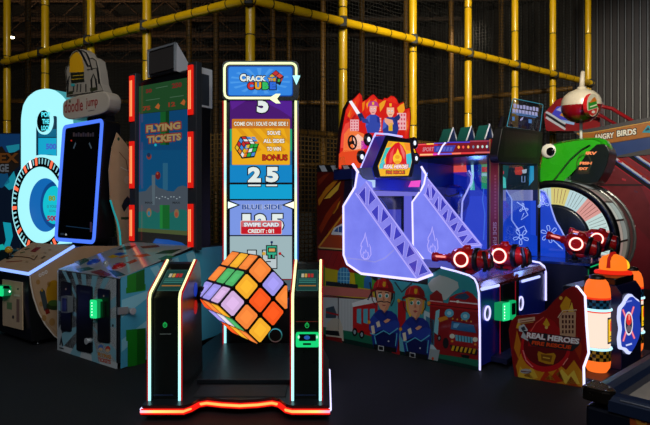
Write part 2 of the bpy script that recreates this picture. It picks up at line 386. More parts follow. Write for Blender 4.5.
# kiosks
PROF = [(.11, .1), (.11, .75), (.125, .775), (.49, .945), (.55, .955), (.62, .93), (.66, .86), (.72, .1)]
IN = [(y+.016 if i < 4 else y, z-(.016 if 2 <= i < 6 else 0)) for i, (y, z) in enumerate(PROF)]
for (xa, xb, left) in ((-.57, -.37, True), (.345, .53, False)):
    mb = MB(); mb.extr(IN, 'x', xa+.012, xb-.012, P('0b0d0d', .3))
    for x in (xa, xb-.016): mb.extr(PROF, 'x', x, x+.016, P('1a1c1e', .3))
    pil = mb.build('kiosk', A)
    for x, o in ((xa, -1), (xb, 1)):
        mb = MB(); pth = [(x-o*.004, .098, .1), (x-o*.004, .098, .45), (x-o*.004, .098, .75), (x-o*.004, .115, .785), (x-o*.004, .49, .957)]
        mb.tube(pth, .0085, LEDZ, 8); mb.tube([(p[0]+o*.011, p[1]+.004, p[2]) for p in pth], .007, REDTRIM, 6)
        mb.build('neon_strip', pil)
    sl = Pl(fr, (0, .141, .759), (1, 0, 0), (0, .365, .17))
    mb = MB(); ar = Art(mb, sl); w = xb-xa
    def S(u, v): return sl.w((xa+.02+u*(w-.04), .06+v*.26), 0)
    def sq(u0, v0, u1, v1, m, h): mb.add([sl.w((xa+.02+u*(w-.04), .06+v*.26), h) for u, v in ((u0, v0), (u1, v0), (u1, v1), (u0, v1))], [(0, 1, 2, 3)], m)
    sq(0, 0, 1, 1, E('4a8078', .35), .001); sq(.04, .03, .96, .97, E('0f4a46', .55), .002)
    for c, u in (('d8d0b0', .2), ('e0b050', .35), ('d02828', .5), ('c83030', .65)): sq(u, .62, u+.12, .8, E(c, .6), .003)
    for v in (.52, .44, .36): sq(.1, v, .9, v+.03, E('4fa89a', .5), .003)
    sq(.1, .2, .9, .25, E('d08838', .5), .003)
    mb.build('instruction_panel', pil)
    yf = .1258; fpn = fr.Y(yf); mb = MB(); ar = Art(mb, fpn)
    if left:
        ar.ering(165, 325, 1.8, 2.2, .8, E('20d060', .6)); ar.line([(165, 322), (165, 326)], .8, E('20d060', .6)); ar.line([(160, 334), (171, 334)], .8, P('6a6f70', .4))
    else:
        ar.ering(307, 325.5, 1.8, 2.2, .8, E('20d060', .6)); ar.line([(307, 322), (307, 326)], .8, E('20d060', .6)); ar.line([(296, 321.5), (318, 321.5)], .6, E('803020', .4))
    x0 = 153 if left else 296; ar.line([(x0, 395), (x0+20, 395)], .6, P('30406a', .4)); ar.line([(x0, 405), (x0+20, 405)], .6, P('508890', .4))
    mb.build('slot_plate', pil)
    if not left:
        mb = MB(); pl2 = fpn.off(.03); q = [fpn.px(*p) for p in rrect(296, 332, 319, 346, 2)]
        mb.prism(fpn, q, 0, .03, E('10e078', .85), E('18f088', .8)); ar = Art(mb, pl2)
        ar.poly(rrect(299, 334, 316, 341, 1), P('051a14', .2)); ar.ell(307, 337.5, 3, 2, E('3070d0', .6), 1); ar.rect(303, 343, 311, 345, P('064020', .4), 1)
        ar.ell(298.7, 337, 1, 1.6, E('c0ffe0', 1), 1); ar.ell(317, 337, 1, 1.6, E('c0ffe0', 1), 1)
        mb.build('card_reader', pil)
# axle and its hubs
mb = MB(); mb.cyl((-.37, .615, .69), (-.33, .615, .69), .06, P('30343a', .3, .8), 20); mb.cyl((-.33, .615, .69), (.345, .615, .69), .024, STEEL, 16); mb.cyl((.305, .615, .69), (.345, .615, .69), .06, P('30343a', .3, .8), 20)
mb.build('axle', A)
mb = MB(); printm = [('1850ff', .745, .9), ('ff2018', .62, .9)]
for c, z, s in printm: mb.cyl((-.37, .50, z), (-.368, .50, z), .05, E(c, .32), 18)  # flush discs for the kiosk side print, glowing though no lamps
mb.build('glow_print', A)
# the cube: stands on its body diagonal, which is the axle
S_ = .445; e1 = Vector((.577, .408, .707)).normalized(); e2 = Vector((.577, .408, -.707)); e2 = (e2-e1*e1.dot(e2)).normalized(); e3 = e1.cross(e2)
if e3.y < 0: e3 = -e3
CC = Vector((-.030, .615, .682)); B0 = CC-(e1+e2+e3)*S_/2
me = MB(); vs = [B0+(e1*i+e2*j+e3*k)*S_ for k in (0, 1) for j in (0, 1) for i in (0, 1)]
me.add(vs, [(0, 2, 3, 1), (4, 5, 7, 6), (0, 1, 5, 4), (2, 6, 7, 3), (0, 4, 6, 2), (1, 3, 7, 5)], P('08080a', .3))
CO = {'o': 'ff8a3c', 'r': 'ff5a1e', 'y': 'ffb52e', 'g': '52b86a', 'l': 'a59cf2', 'p': 'dcb6e6', 'w': 'e8e0f0', 'n': '3cae58', 'b': '5a6cf0'}
def face(o, ax, ay, n, rows):
    for i in range(3):
        for j in range(3):
            c = o+ax*(S_*(i+.5)/3)+ay*(S_*(j+.5)/3); hw = S_/3*.435; pts = []
            for sx, sy in ((-1, -1), (1, -1), (1, 1), (-1, 1)):
                for q in ((1, .84), (.84, 1)) if sx*sy > 0 else ((.84, 1), (1, .84)): pts.append(c+ax*hw*sx*q[0]+ay*hw*sy*q[1]+n*.003)
            col = CO[rows[i][j]]; l = lin(col)
            me.add(pts, [tuple(range(8))], E(col, .92))
            me.add([c+(p-c-n*.003)*.55+n*.0036 for p in pts], [tuple(range(8))], E(col, 1.08))
# i runs along first axis, j along second
face(B0, e1, e2, -e3, ['poy'[0:3], 'yrr', 'olo'])
face(B0, e1, e3, -e2, ['pll', 'ggo', 'oyo'])
face(B0, e2, e3, -e1, ['yor', 'gwl', 'oyr'])
face(B0+e3*S_, e1, e2, e3, ['gyo', 'bro', 'gol']); face(B0+e2*S_, e1, e3, e2, ['rog', 'yol', 'bgo']); face(B0+e1*S_, e2, e3, e1, ['ygl', 'oro', 'lpy'])
o = me.build('puzzle_cube', A)
bm = bmesh.new(); bm.from_mesh(o.data)
for sx in (-1, 1):
    r_ = bmesh.ops.bisect_plane(bm, geom=bm.verts[:]+bm.edges[:]+bm.faces[:], plane_co=CC+Vector((sx*.312, 0, 0)), plane_no=(sx, 0, 0), clear_outer=True)
    ed = [e for e in r_['geom_cut'] if isinstance(e, bmesh.types.BMEdge)]
    bmesh.ops.holes_fill(bm, edges=ed, sides=12)
bm.to_mesh(o.data); bm.free()
# tower
mb = MB(); mb.box((xl+.012, TY+.004, .1), (xr-.012, TY+.3, zt-.02), P('0c0e12', .3)); tow = mb.build('tower', A, .004)
mb = MB(); ar = Art(mb, tp); ar.b0 = .004
W_ = E('e8f2ee', .95); DK = E('0a1430', .6)
ar.rect(229.5, 100, 292.5, 292, E('04060c', 1), 0)
ar.rect(230, 101, 292, 129, E('4a0f72', .9), 1)
ar.poly([(262, 101), (292, 101), (292, 118), (280, 110)], E('541a96', .9), 2); ar.poly([(230, 101), (246, 101), (232, 110)], E('5a1a90', .9), 2)
def num(t, x0, y0, x1, y1, L=3): ar.text(t, x0-1.2, y0-1.2, x1+1.2, y1+1.2, E('0a1020', .8), L, 0, .09); ar.text(t, x0, y0, x1, y1, W_, L+1, 0, .06)
num('5', 257, 95.5, 268.5, 113)
for a_, b_, c_ in ((129, 151, '14a878'), (151, 165, '0a6a9c')): ar.rect(230, a_, 292, b_, E(c_, .95), 1)
ar.poly(rrect(232, 119, 290, 165, 1.2), E('d07818', .9), 3); ar.rect(232.3, 128.5, 289.7, 164.6, E('f0ae12', .95), 4)
for i in range(5): ar.poly([(236+i*12, 128.5), (241+i*12, 128.5), (min(289.7, 262+i*12), 150+(0 if i < 3 else -8)), (min(289, 257+i*12), 152-(0 if i < 3 else 8))], E('e09a0e', .95), 5)
ar.otext('COME ON ! SOLVE ONE SIDE !', 234, 121.8, 288, 126, E('f6f0dc', .95), E('7a3a08', .7), 5, 0, .03, 0, .4)
for i, tx in enumerate(('SOLVE', 'ALL SIDES', 'TO WIN')): w2 = (6.5, 10.5, 7)[i]; ar.otext(tx, 274-w2, 131+8*i, 274+w2, 135+8*i, E('fff8ec', .95), E('8a5a08', .8), 6, 0, .03, 0, .5)
ar.otext('BONUS', 262.5, 154.6, 287.5, 160.6, E('c82414', .9), E('4a1006', .8), 6, 0, .02, 0, .4)
# the little printed cube
ctr = (246, 149); Uv, Vv, Wv = (6.2, 2.8), (-6.2, 2.8), (0, 7)
ar.poly([(246, 136.2), (259.5, 143), (254.5, 157.5), (242, 158.8), (234.6, 148), (240.5, 136.6)], E('101018', .8), 6)
pc = ['d02828', '4a90e0', 'f0f0f0', 'e8c020', '20b040', 'f08020']
def mini(o, ux, uy, vx, vy, cols):
    for i in range(3):
        for j in range(3):
            q = [(o[0]+ux*(i+a)+vx*(j+b), o[1]+uy*(i+a)+vy*(j+b)) for a, b in ((.1, .1), (.9, .1), (.9, .9), (.1, .9))]
            ar.poly(q, E(pc[cols[i*3+j]], .9), 7)
mini((241, 136.8), 4.8, 0, 1.6, 2.4, [0, 2, 0, 1, 2, 2, 1, 1, 5]); mini((235, 148), 1.9, -3.6, 2.7, 3.4, [3, 5, 2, 0, 1, 3, 1, 0, 1]); mini((246.5, 144.6), 4.1, -.5, -1.4, 4.4, [3, 5, 5, 4, 2, 4, 4, 4, 1])
ar.rect(230, 165, 292, 182.5, E('0a86c8', .95), 1); ar.rect(230, 184.5, 292, 199, E('08a2d4', .95), 1)
num('2', 248, 167, 261, 182.3); num('5', 266, 167, 278.5, 182.3)
for x0, x1 in ((247.5, 261.5), (265.5, 278)): ar.rect(x0, 184.6, x1, 187.2, E('0a1020', .8), 3); ar.rect(x0+.8, 184.6, x1-.8, 186.2, W_, 4)
ar.rect(230, 200.5, 292, 235, E('7f9cec', .92), 1)
ar.otext('BLUE SIDE', 242, 204.5, 282, 209.5, E('3a5aa8', .9), E('d8e4ff', .8), 2, 0, .04, 0, .2)
num('1', 242.5, 214, 250.5, 231); num('2', 255, 214, 267, 231); num('5', 271, 214, 283.5, 231)
ar.poly(rrect(240.5, 220.5, 282, 234.5, 1.5), E('f0c8c8', .8), 6); ar.poly(rrect(241.2, 221.2, 281.4, 234, 1.3), E('c81424', .95), 7); ar.poly(rrect(241.6, 221.6, 281, 226.8, 1.2), E('d86a70', .9), 8)
ar.otext('SWIPE CARD', 244, 222.6, 279, 226.6, E('eeeef4', .95), E('80848c', .8), 9, 0, .05, 0, .5)
ar.text('CREDIT : 0/1', 248, 229, 274, 233, W_, 9, 0, .04)
ar.rect(230, 236.2, 292, 279, E('a9c3c8', .85), 1); ar.rect(230, 280, 292, 290, E('6a8088', .5), 1); ar.rect(230, 278.8, 292, 280, E('a02030', .5), 1)
def ol(x0, y0, x1, y1, c, L=3): ar.rect(x0-1, y0-1, x1+1, y1+1, E('0a0c10', .8), L); ar.rect(x0, y0, x1, y1, E(c, .85), L+1)
ol(248, 250.5, 256, 256, 'd0dde0'); ol(263, 250.5, 276.5, 268, 'c8d6da')
ol(267, 246, 276.5, 254.5, '34b890', 5); ol(269, 248.4, 275, 251.4, 'e0a860', 7); ol(268.6, 254.5, 270.6, 258, '3aa888', 5); ol(272.5, 254.5, 274.6, 258, '3aa888', 5)
ar.line([(271.8, 245.5), (271.8, 242.5)], 1, E('0a0c10', .8), 5); ar.ell(271.8, 242.2, 1.3, 1.3, E('0a2a60', .8), 6)
ar.ell(264, 253.5, 1.8, 1.8, E('e0b040', .85), 8); ar.ell(280, 253.5, 1.5, 1.5, E('c02020', .85), 8); ar.line([(281, 254), (284.5, 257)], .9, E('0a0c10', .8), 8); ar.line([(266, 261.5), (271, 261.5)], 1, E('0a0c10', .8), 8)
mb.build('screen', tow)
for xs in ((227.2, 205.2), ): pass
for s in (1, -1):
    mb = MB(); ar = Art(mb, tp.off(.008))
    f_ = lambda x: x if s > 0 else 522-x
    ar.poly([(f_(227), 199.5), (f_(240.5), 205), (f_(227), 210.5)], E('081018', 1), 0); ar.poly([(f_(228), 201.5), (f_(237.5), 205), (f_(228), 208.6)], E('eafff6' if s > 0 else 'fffbe8', 1.2), 1); mb.build('pointer_arrow', tow)
mb = MB(); hv = lambda x, y, h: tp.p3(x, y, h)
for x, o in ((225.4, -1), (295.8, 1)):
    mb.tube([hv(x, 101, .012), hv(x, 345, .012)], .0105, LEDT, 8); mb.tube([hv(x+o*1.9, 101, .006), hv(x+o*1.9, 345, .006)], .009, REDTRIM if o < 0 else EZ([(0, '2060d0'), (1.3, '2050c8'), (1.7, 'c01828'), (2.4, '1a7a90')], .6), 6)  # right-hand outer tube puts the casing's blue sheen into glowing colour
mb.build('neon_strip', tow)
mq = MB(); q = [tp.px(*p) for p in rrect(222.6, 61.5, 299, 101, 6)]; mq.prism(tp, q, -.12, .02, P('07090c', .25)); mar = mq.build('marquee', tow)
mb = MB(); ar = Art(mb, tp.off(.021)); ar.poly(rrect(227.6, 66, 293, 96.3, 3), E('0a4cae', .9), 0); ar.poly(rrect(228.6, 67, 292, 95.3, 2.5), E('2f86e4', .95), 1)
for a_ in range(0, 360, 24):
    c_, s_ = math.cos(R(a_)), math.sin(R(a_)); d_ = math.cos(R(a_+9)), math.sin(R(a_+9)); ar.poly([(260, 81), (260+30*c_, 81+13*s_), (260+30*d_[0], 81+13*d_[1])], E('4a9cee', .95), 2)
ar.otext('C', 240, 74, 246, 81.5, W_, DK, 3, 0, .06, 0, .9); ar.otext('RACK', 246.6, 76, 266, 81.5, W_, DK, 3, 0, .05, 0, .9); ar.otext('THE', 268, 78, 276, 81.3, E('f0b030', .9), DK, 3, 0, .04, 0, .6)
ar.poly([(268, 76.5), (276, 70), (284, 76.5), (280, 85.5), (276, 83), (277, 77)], E('0c1226', .8), 3)
for i, (pts, c) in enumerate((([(272.5, 73.5), (275.8, 70.8), (278.8, 73), (275.5, 75.8)], 'd03030'), ([(276.2, 76), (279.4, 73.5), (283, 76), (279.8, 78.4)], 'e04838'), ([(269.5, 76), (272, 74.2), (275, 76.4), (271, 77.4)], 'd8b030'), ([(278, 79), (280.4, 79.4), (279.6, 82), (277.6, 82)], '38a850'), ([(281, 79), (283, 77.6), (281.8, 81), (280.4, 82)], 'c04030'))): ar.poly(pts, E(c, .9), 4)
for i, (ch, c) in enumerate(zip('CUBE', ('d82420', 'f0a818', '30c060', '2a6ae0'))): ar.otext(ch, 247.6+7.4*i, 82.2, 253.8+7.4*i, 89.5, E(c, .95), DK, 5, 0, .07, 0, .9)
mb.build('marquee_print', mar)
mb = MB(); P3 = lambda pts, h: [tp.p3(x, y, h) for x, y in pts]
LEDM = EZ([(-.05, 'f2ffc0'), (.30, 'e6ffb4'), (.335, 'a8f6ff')], 1.35, 0)
mb.tube(P3([(296.4, 79), (296.4, 69)]+[(296.4-5*(1-math.cos(R(a_))), 69-5*math.sin(R(a_))) for a_ in (30, 60, 90)]+[(230, 64)]+[(230-5*math.sin(R(a_)), 69-5*math.cos(R(a_))) for a_ in (30, 60, 90)]+[(225, 92)]+[(230-5*math.cos(R(a_)), 93.6+5*math.sin(R(a_))) for a_ in (30, 60, 90)]+[(272, 98.6)], .026), .0105, LEDM, 8)
pl_ = tp.off(.02); ar = Art(mb, pl_); mb.prism(pl_, [pl_.px(*p) for p in ((292.6, 76), (300.2, 76), (296.4, 85))], 0, .02, E('b0f8ff', 1.3)); mb.prism(pl_, [pl_.px(*p) for p in ((270, 98), (276, 94.2), (280.5, 94.2), (277, 98.8), (280.5, 103.4), (276, 103.4), (270, 99.4))], 0, .02, E('ecffc0', 1.3))
mb.build('neon_arrow', mar)
# sub-woofer with lit ring low on the tower
c = tp.p3(275.5, 335); mb = MB(); mb.ring((c.x, TY-.012, c.z), (0, 1, 0), .058, .005, EZ([(.1, '803040'), (.17, '206050'), (.26, '60d8f0')], .5), 24); mb.cyl((c.x, TY+.004, c.z), (c.x, TY-.008, c.z), .055, P('0a0a0c', .5), 24); mb.build('speaker', tow)
# ================================================================== TICKET GAME (left, red light bars)
fr = Fr(-1.685, 4.336, 53.13)
B = thing('arcade_machine', fr, 'arcade machine with tall dim sky-blue screen between two upright red light bars', 'arcade machine')
f0 = fr.X(0); s0 = fr.Y(0); TX = .757; ZD = .745; ZT = .96
tf = fr.X(TX); WB = 1.0
PALE = P('c9d0d2', .35, 0, .06, 12, .3); SKY = P('4fb4d4', .35, 0, .05, 12, .3)
mb = MB(); prof = [(0, .05), (0, ZD), (TX, ZT), (1.25, ZT), (1.25, .05)]
mb.extr(prof, 'y', .012, WB, P('15181c', .4)); body = mb.build('cabinet', B, .004)
mb = MB(); ar = Art(mb, f0); pan = [(57.3, 270.3), (116.3, 279), (116.3, 369), (57.3, 350)]
ar.panel(pan, .01, PALE); RAY = P('86bccb', .35)
for a_ in ((62, 271, 66, 271.6), (72, 272.5, 76, 273), (81, 273.8, 86, 274.5), (92, 275.4, 98, 276.3), (104, 277.2, 110, 278)): ar.poly([(a_[0], a_[1]), (a_[2], a_[3]), (88, 320), (87, 320)], RAY, 0)
for p_ in (((58, 300), (58, 310), (86, 320)), ((58, 335), (60, 350), (86, 322)), ((70, 354), (80, 357), (88, 322)), ((92, 361), (100, 364), (89, 322)), ((116, 350), (116, 362), (89, 322)), ((116, 296), (116, 306), (89, 320)), ((116, 318), (116, 328), (89, 321))): ar.poly(p_, RAY, 0)
ar.poly([(62, 322), (62, 352), (57.6, 350), (57.6, 330)], P('b0b8ba', .4), 1)
lg = P('14161a', .5); ar.poly([(59.5, 345), (61.5, 335.5), (63.5, 346), (62, 345.6), (61.5, 342), (60.8, 345.2)], lg, 2); ar.rect(59.5, 347, 63.8, 348.3, lg, 2, .25)
og = P('d08a28', .5); ar.text('FLYING', 98, 352, 111, 356, og, 2, .25, .05); ar.text('TICKETS', 98, 357, 111, 361, P('c04828', .5), 2, .25, .05)
ar.ell(101, 347.5, 2.6, 3, P('4a7ac8', .5), 2); ar.ell(101, 349, 2, 1.6, P('e0c090', .5), 3); ar.ell(108, 349, 2.6, 3, P('c83a28', .5), 2); ar.ell(108, 350.4, 2, 1.6, P('e0c090', .5), 3)
ar.ell(113, 325.5, .9, 1.4, lg, 2)
mb.build('front_panel', body)
mb = MB(); ar = Art(mb, s0); sp = [(120.8, 277.8), (196.5, 249), (205, 345), (121.3, 368.5)]
ar.panel([(121, 277.5), (198.5, 248.2), (232, 245), (232, 330), (121.3, 368.5)], .01, SKY); RY = P('8fd6e8', .35)
for p_ in (((121.5, 300), (121.5, 318), (150, 296), (150, 290)), ((121.5, 340), (121.5, 352), (160, 320), (160, 310)), ((150, 268), (158, 265), (175, 300), (170, 300)), ((168, 261), (178, 257), (190, 300), (184, 300)), ((186, 254), (194, 251), (205, 300), (198, 300))): ar.poly(p_, RY, 0)
GR = P('189020', .35); GD = P('0e6a18', .35)
ar.poly([(127, 275.8), (144.5, 269), (144.5, 284), (145.5, 284), (145.5, 290.5), (126, 293.5), (126, 288), (127, 287.5)], GR, 1); ar.poly([(136, 272.4), (144.5, 269), (144.5, 289), (136, 291)], GD, 2)
ar.poly([(126, 330), (145.5, 328), (145.5, 337), (144.5, 337.5), (144.5, 364), (127.5, 367), (127.5, 341), (126, 341)], GR, 1); ar.poly([(137, 329), (145.5, 328), (145.5, 364), (137, 365)], GD, 2)
mb.build('side_panel', body)
mb = MB(); dp = Pl(fr, (0, 0, ZD), (0, -1, 0), (TX, 0, ZT-ZD)); dl = math.hypot(TX, ZT-ZD)
mb.prism(dp, [(-WB, 0), (0, 0), (0, dl), (-WB, dl)], 0, .008, P('a9aeae', .16, 0, .08, 10, .6)); dq = dp.off(.008); ar = Art(mb, dq)
dG = P('2a5a48', .2); dR = P('7a3a30', .2); dK = P('0b0c0e', .2)
ar.poly([(74, 262), (85, 258), (90, 260), (80, 265.5)], dG, 0); ar.poly([(75, 269), (88, 267), (95, 269), (80, 272)], dG, 0); ar.poly([(90, 272), (101, 269.5), (112, 275), (104, 277)], dR, 0); ar.poly([(108, 270), (118, 271), (126, 275), (116, 277)], dG, 0)
ar.poly([(117, 249.8), (124, 246.4), (136.5, 245.4), (129, 249.5)], dK, 1); ar.poly([(107, 257), (113, 254.5), (119, 256.5), (112, 258.6)], P('c8a020', .2), 0); ar.poly([(113, 254.4), (120, 252.5), (127, 253), (120, 255.6)], P('2858b0', .2), 1); ar.poly([(118, 257.6), (126, 254.6), (129, 256), (122, 258)], P('d07020', .2), 1)
ar.poly([(132, 256), (147, 253.5), (151, 255.5), (140, 257.5)], P('b84a28', .2), 0); ar.poly([(126, 262.5), (135, 259), (138, 261), (130, 264)], P('a83018', .2), 0)
ar.poly([(155, 254), (164, 250.5), (182, 249), (172, 253.5)], dK, 1); ar.poly([(158, 259), (166, 255.6), (176, 256), (165, 261)], dG, 1); ar.poly([(140, 246.5), (158, 245), (160, 247), (143, 248.5)], dR, 1)
deck = mb.build('control_deck', body)
for i, (x, y, c) in enumerate(((93.5, 262.5, '1c46a8'), (119, 266.6, 'a81c1c'), (106, 263.6, '98a0a4'))):
    mb = MB(); q = dq.p3(x, y); r = .05 if i < 2 else .02; mb.lathe(q, dp.n, [(r*1.2, 0), (r*1.2, .01), (r, .012), (r*.95, .022), (r*.6, .028), (0, .03)], P(c, .25, 0, 0, 30, .5), 18)
    mb.build('push_button', deck, label=('blue', 'red', 'small grey')[i]+' push button')
# slots, readers, locks on the front
for x0, y0, x1, y1, nm in ((61.8, 281, 72, 330, 'coin_slot'), (77.6, 284, 93, 350, 'coin_door'), (98.8, 288, 110.6, 341, 'ticket_slot')):
    mb = MB(); q = [f0.px(*p) for p in rrect(x0, y0, x1, y1, 1.6, .16)]; mb.prism(f0, q, .0005, .012, P('0e0f12', .35)); pp = f0.off(.012); ar = Art(mb, pp)
    if nm == 'coin_door': ar.line([(80, 305), (91, 307)], .5, P('2a2c30', .4)); ar.line([(80, 326), (91, 329)], .5, P('2a2c30', .4)); ar.rect(80, 290, 90, 292, P('30333a', .4), 0, .16)
    else: ar.ell((x0+x1)/2-1, y0+8, .7, 1, P('c0a090', .4)); ar.line([(x0+3, y0+16), (x1-3, y0+17)], .5, P('2c2f34', .4))
    mb.build(nm, body, label={'coin_slot': 'left black slot plate', 'coin_door': 'black double door in the middle', 'ticket_slot': 'right black ticket slot plate'}[nm])
mb = MB(); q = [f0.px(*p) for p in rrect(67.5, 295, 74.5, 311.5, 1, .1)]; mb.prism(f0, q, .012, .06, P('6f7478', .4)); q = [f0.px(*p) for p in rrect(69, 297, 73.5, 310, .8, .1)]; mb.prism(f0, q, .06, .064, P('15171c', .25)); mb.build('card_reader', body, label='unlit grey card reader')
mb = MB(); p1 = f0.off(.06); q = [p1.px(*p) for p in rrect(90, 299.5, 97, 318, 1.5, .1)]; mb.prism(p1, q, -.048, 0, E('0c9a50', .7), E('22f08c', .9)); ar = Art(mb, p1)
for i in range(5): ar.ell(92, 303+3*i, .6, .7, E('d8ffe8', 1.4))
q = [f0.px(*p) for p in ((98, 300), (106, 301.5), (106, 317), (98, 318))]; mb.prism(f0, q, .012, .03, P('0c3a1e', .3)); mb.build('card_reader', body, label='green lit card reader')
for (pl, x, y) in ((f0, 92, 340), (s0, 129.5, 310.5)):
    mb = MB(); q = pl.p3(x, y); n_ = pl.n; mb.cyl(q, q+n_*.045, .022, P('a8acb0', .25, .3), 14); mb.cyl(q+n_*.045, q+n_*.055, .028, P('c8ccd0', .25, .3), 14); ar = Art(mb, pl)
    if pl is s0: mb.prism(pl, [pl.px(*p) for p in ((117, 307.5), (127, 306.5), (127, 313.5), (117, 314.5))], .001, .02, P('9a9ea2', .3, .3))
    mb.build('lock', body)
# tower
ztp = tf.px(193, 64)[1]; mb = MB(); mb.box((TX+.05, .01, ZT-.1), (TX+.22, WB-.01, ztp-.02), P('0d0f13', .35)); tw = mb.build('tower', B, .004)
ty = lambda x, y: tf.px(x, y)[0]
for (x0, x1, seg, yt, yb) in ((130.4, 136, ((77, 122), (142, 188.5), (205, 240.5)), 74.5, 242.5), (188.3, 197, ((66.5, 115.5), (132.5, 188), (204, 246.5)), 63.5, 248)):
    ya = -tf.px(x0, 150)[0]; yb_ = -tf.px(x1, 150)[0]; z0 = tf.px(x0, yb)[1]; z1 = tf.px(x0, yt)[1]
    mb = MB(); mb.box((TX-.01, min(ya, yb_), ZT-.03), (TX+.06, max(ya, yb_), z1), P('3a3e44', .3, .2)); ps = mb.build('light_bar_post', tw, .006)
    for a_, b_ in seg:
        w_ = (x1-x0); xs0, xs1 = (x0+1, x0+5) if w_ < 6 else (x0+1.6, x0+6)
        za = tf.px(x0, b_)[1]; zb2 = tf.px(x0, a_)[1]; ya = -tf.px(xs0, 150)[0]; yb_ = -tf.px(xs1, 150)[0]; wd = ya-yb_
        mb = MB(); mb.box((TX-.028, yb_, za), (TX-.01, ya, zb2), E('f01c0c', .8)); ym = (ya+yb_)/2
        for o_ in (-.17, .17): mb.tube([(TX-.029, ym+o_*wd, za+.05), (TX-.029, ym+o_*wd, zb2-.05)], .0055, E('ff9a5c', 1.3), 6)
        mb.build('red_light', ps)
mb = MB(); sd = fr.Y(.0); q = [sd.px(*p) for p in ((197, 65), (211, 67), (211, 101), (197, 101))]; mb.box((TX+.061, -.004, 2.28), (TX+.23, .012, ztp-.01), P('dcdee0', .35)); mb.box((TX+.09, -.006, 2.3), (TX+.19, -.003, ztp-.07), P('3a4048', .4)); mb.build('side_cap', tw)
TSX = TX+.03; ts = fr.X(TSX); mb = MB(); q = [ts.px(*p) for p in ((136.5, 79), (189, 70), (189, 247), (136.5, 243))]
ya, yb_ = -ts.px(136, 150)[0], -ts.px(189.5, 150)[0]; mb.box((TSX, yb_, ZT-.05), (TSX+.03, ya, ztp-.05), P('101216', .3)); ar = Art(mb, ts)
D_ = .74; g = lambda h: E(h, D_, True)
ar.poly([(139, 86.5), (188, 77.5), (188, 247), (139, 243)], g('1c2326'), 0)
ar.poly([(139, 86.5), (188, 77.5), (188, 108.5), (139, 114)], g('1f4a26'), 1); ar.poly([(139, 114.4), (188, 109), (188, 200), (139, 200)], g('0a4674'), 1)
ar.poly([(139, 150), (188, 150), (188, 205), (139, 205)], g('0a4f7c'), 2)
for x, y, w_, h_, t in ((146, 89.4, 6, 4, '50'), (172, 83.5, 10, 5, '250')): ar.text(t, x, y, x+w_, y+h_, g('7a2420'), 3, -.15, .05)
for x, y, w_, h_, t in ((143, 106.6, 7.6, 4.4, '75'), (168.5, 102.5, 7, 4.6, '12')): ar.text(t, x, y, x+w_, y+h_, g('8c3420'), 3, -.12, .05)
for x, y in ((157.5, 106.5), (183, 102.5)): ar.poly([(x-2.5, y+1), (x+1, y-3.4), (x+2.6, y-1), (x+1.5, y+3)], g('b4602a'), 3)
ar.line([(156, 88.3), (168, 86)], .7, g('4a6a50'), 3); ar.line([(146, 100.5), (160, 98.5)], .7, g('4a6a50'), 3); ar.line([(170, 97.5), (184, 95.5)], .7, g('4a6a50'), 3)
ar.poly([(139, 192), (146, 191), (150, 186), (155, 184), (159, 188), (163, 189), (168, 191), (174, 191.5), (178, 187), (183, 185.5), (188, 187), (188, 214), (139, 214)], g('4a5560'), 3)
ar.poly([(139, 212), (144, 211), (148, 214), (152, 210), (158, 213), (163, 209), (170, 213), (176, 211), (182, 209), (188, 211), (188, 231), (139, 228)], g('1d6a62'), 4)
ar.poly([(152, 175), (155.5, 175), (155, 205), (152.5, 205)], g('5a6a74'), 4); ar.poly([(163, 163), (168, 163), (168, 190), (163, 190)], g('2a6484'), 3)
ar.poly([(160.5, 112), (169.5, 111), (169.5, 145), (160.5, 145)], g('145c26'), 4); ar.poly([(166, 111.4), (169.5, 111), (169.5, 145), (166, 145)], g('0c3c18'), 5)
ar.poly([(160.2, 205), (170, 205), (170, 229), (160.2, 228.5)], g('17662a'), 6); ar.poly([(160.2, 205), (163, 205), (163, 228.6), (160.2, 228.5)], g('22833a'), 7)
ar.poly([(138.6, 228), (188, 231), (188, 235.5), (138.6, 231.5)], g('4e5a34'), 7); ar.poly([(138.6, 231.5), (188, 235.5), (188, 247), (138.6, 242)], g('20201e'), 7)
ar.poly([(156, 238.5), (170, 239.8), (182, 242.5), (188, 246.5), (153, 243)], g('1a4fa0'), 8)
for t, y, x0, x1, k_ in (('FLYING', 125.5, 146.8, 181, -.11), ('TICKETS', 136.2, 147.8, 181.5, -.09)): ar.otext(t, x0, y, x1, y+7.2, g('a08858'), g('8a2820'), 8, k_, .05, 0, 1.0)
ar.ell(156, 145, 1.2, 1.4, g('20b8c8'), 9); ar.ell(158.4, 175.5, 2.6, 4, g('6a1a20'), 9); ar.ell(158, 173.6, 1, 1.2, g('b05030'), 10)
ar.ell(149.5, 156.5, 2.4, 3, g('84382c'), 9); ar.ell(149.3, 155, 1.8, 2.2, g('1c3050'), 10)
for x, y in ((149.5, 212.5), (177, 213.5)): ar.ell(x, y, 2.4, 4.5, g('8a6a4a'), 9); ar.ell(x, y+1, 1.4, 2.4, g('2a7a94' if x < 160 else 'a04a38'), 10); ar.text('MAX', x-4, 201.5, x+4, 203.6, g('2a3036'), 9, .02, .04)
for i in range(9): ar.ell(157+2.9*i, 197.5+math.sin(i*2)*1.2, .7, .6, g('9aa8b0'), 9)
ar.line([(140.2, 112), (140.2, 185)], .7, g('60204a'), 9)
mb.build('screen', tw)
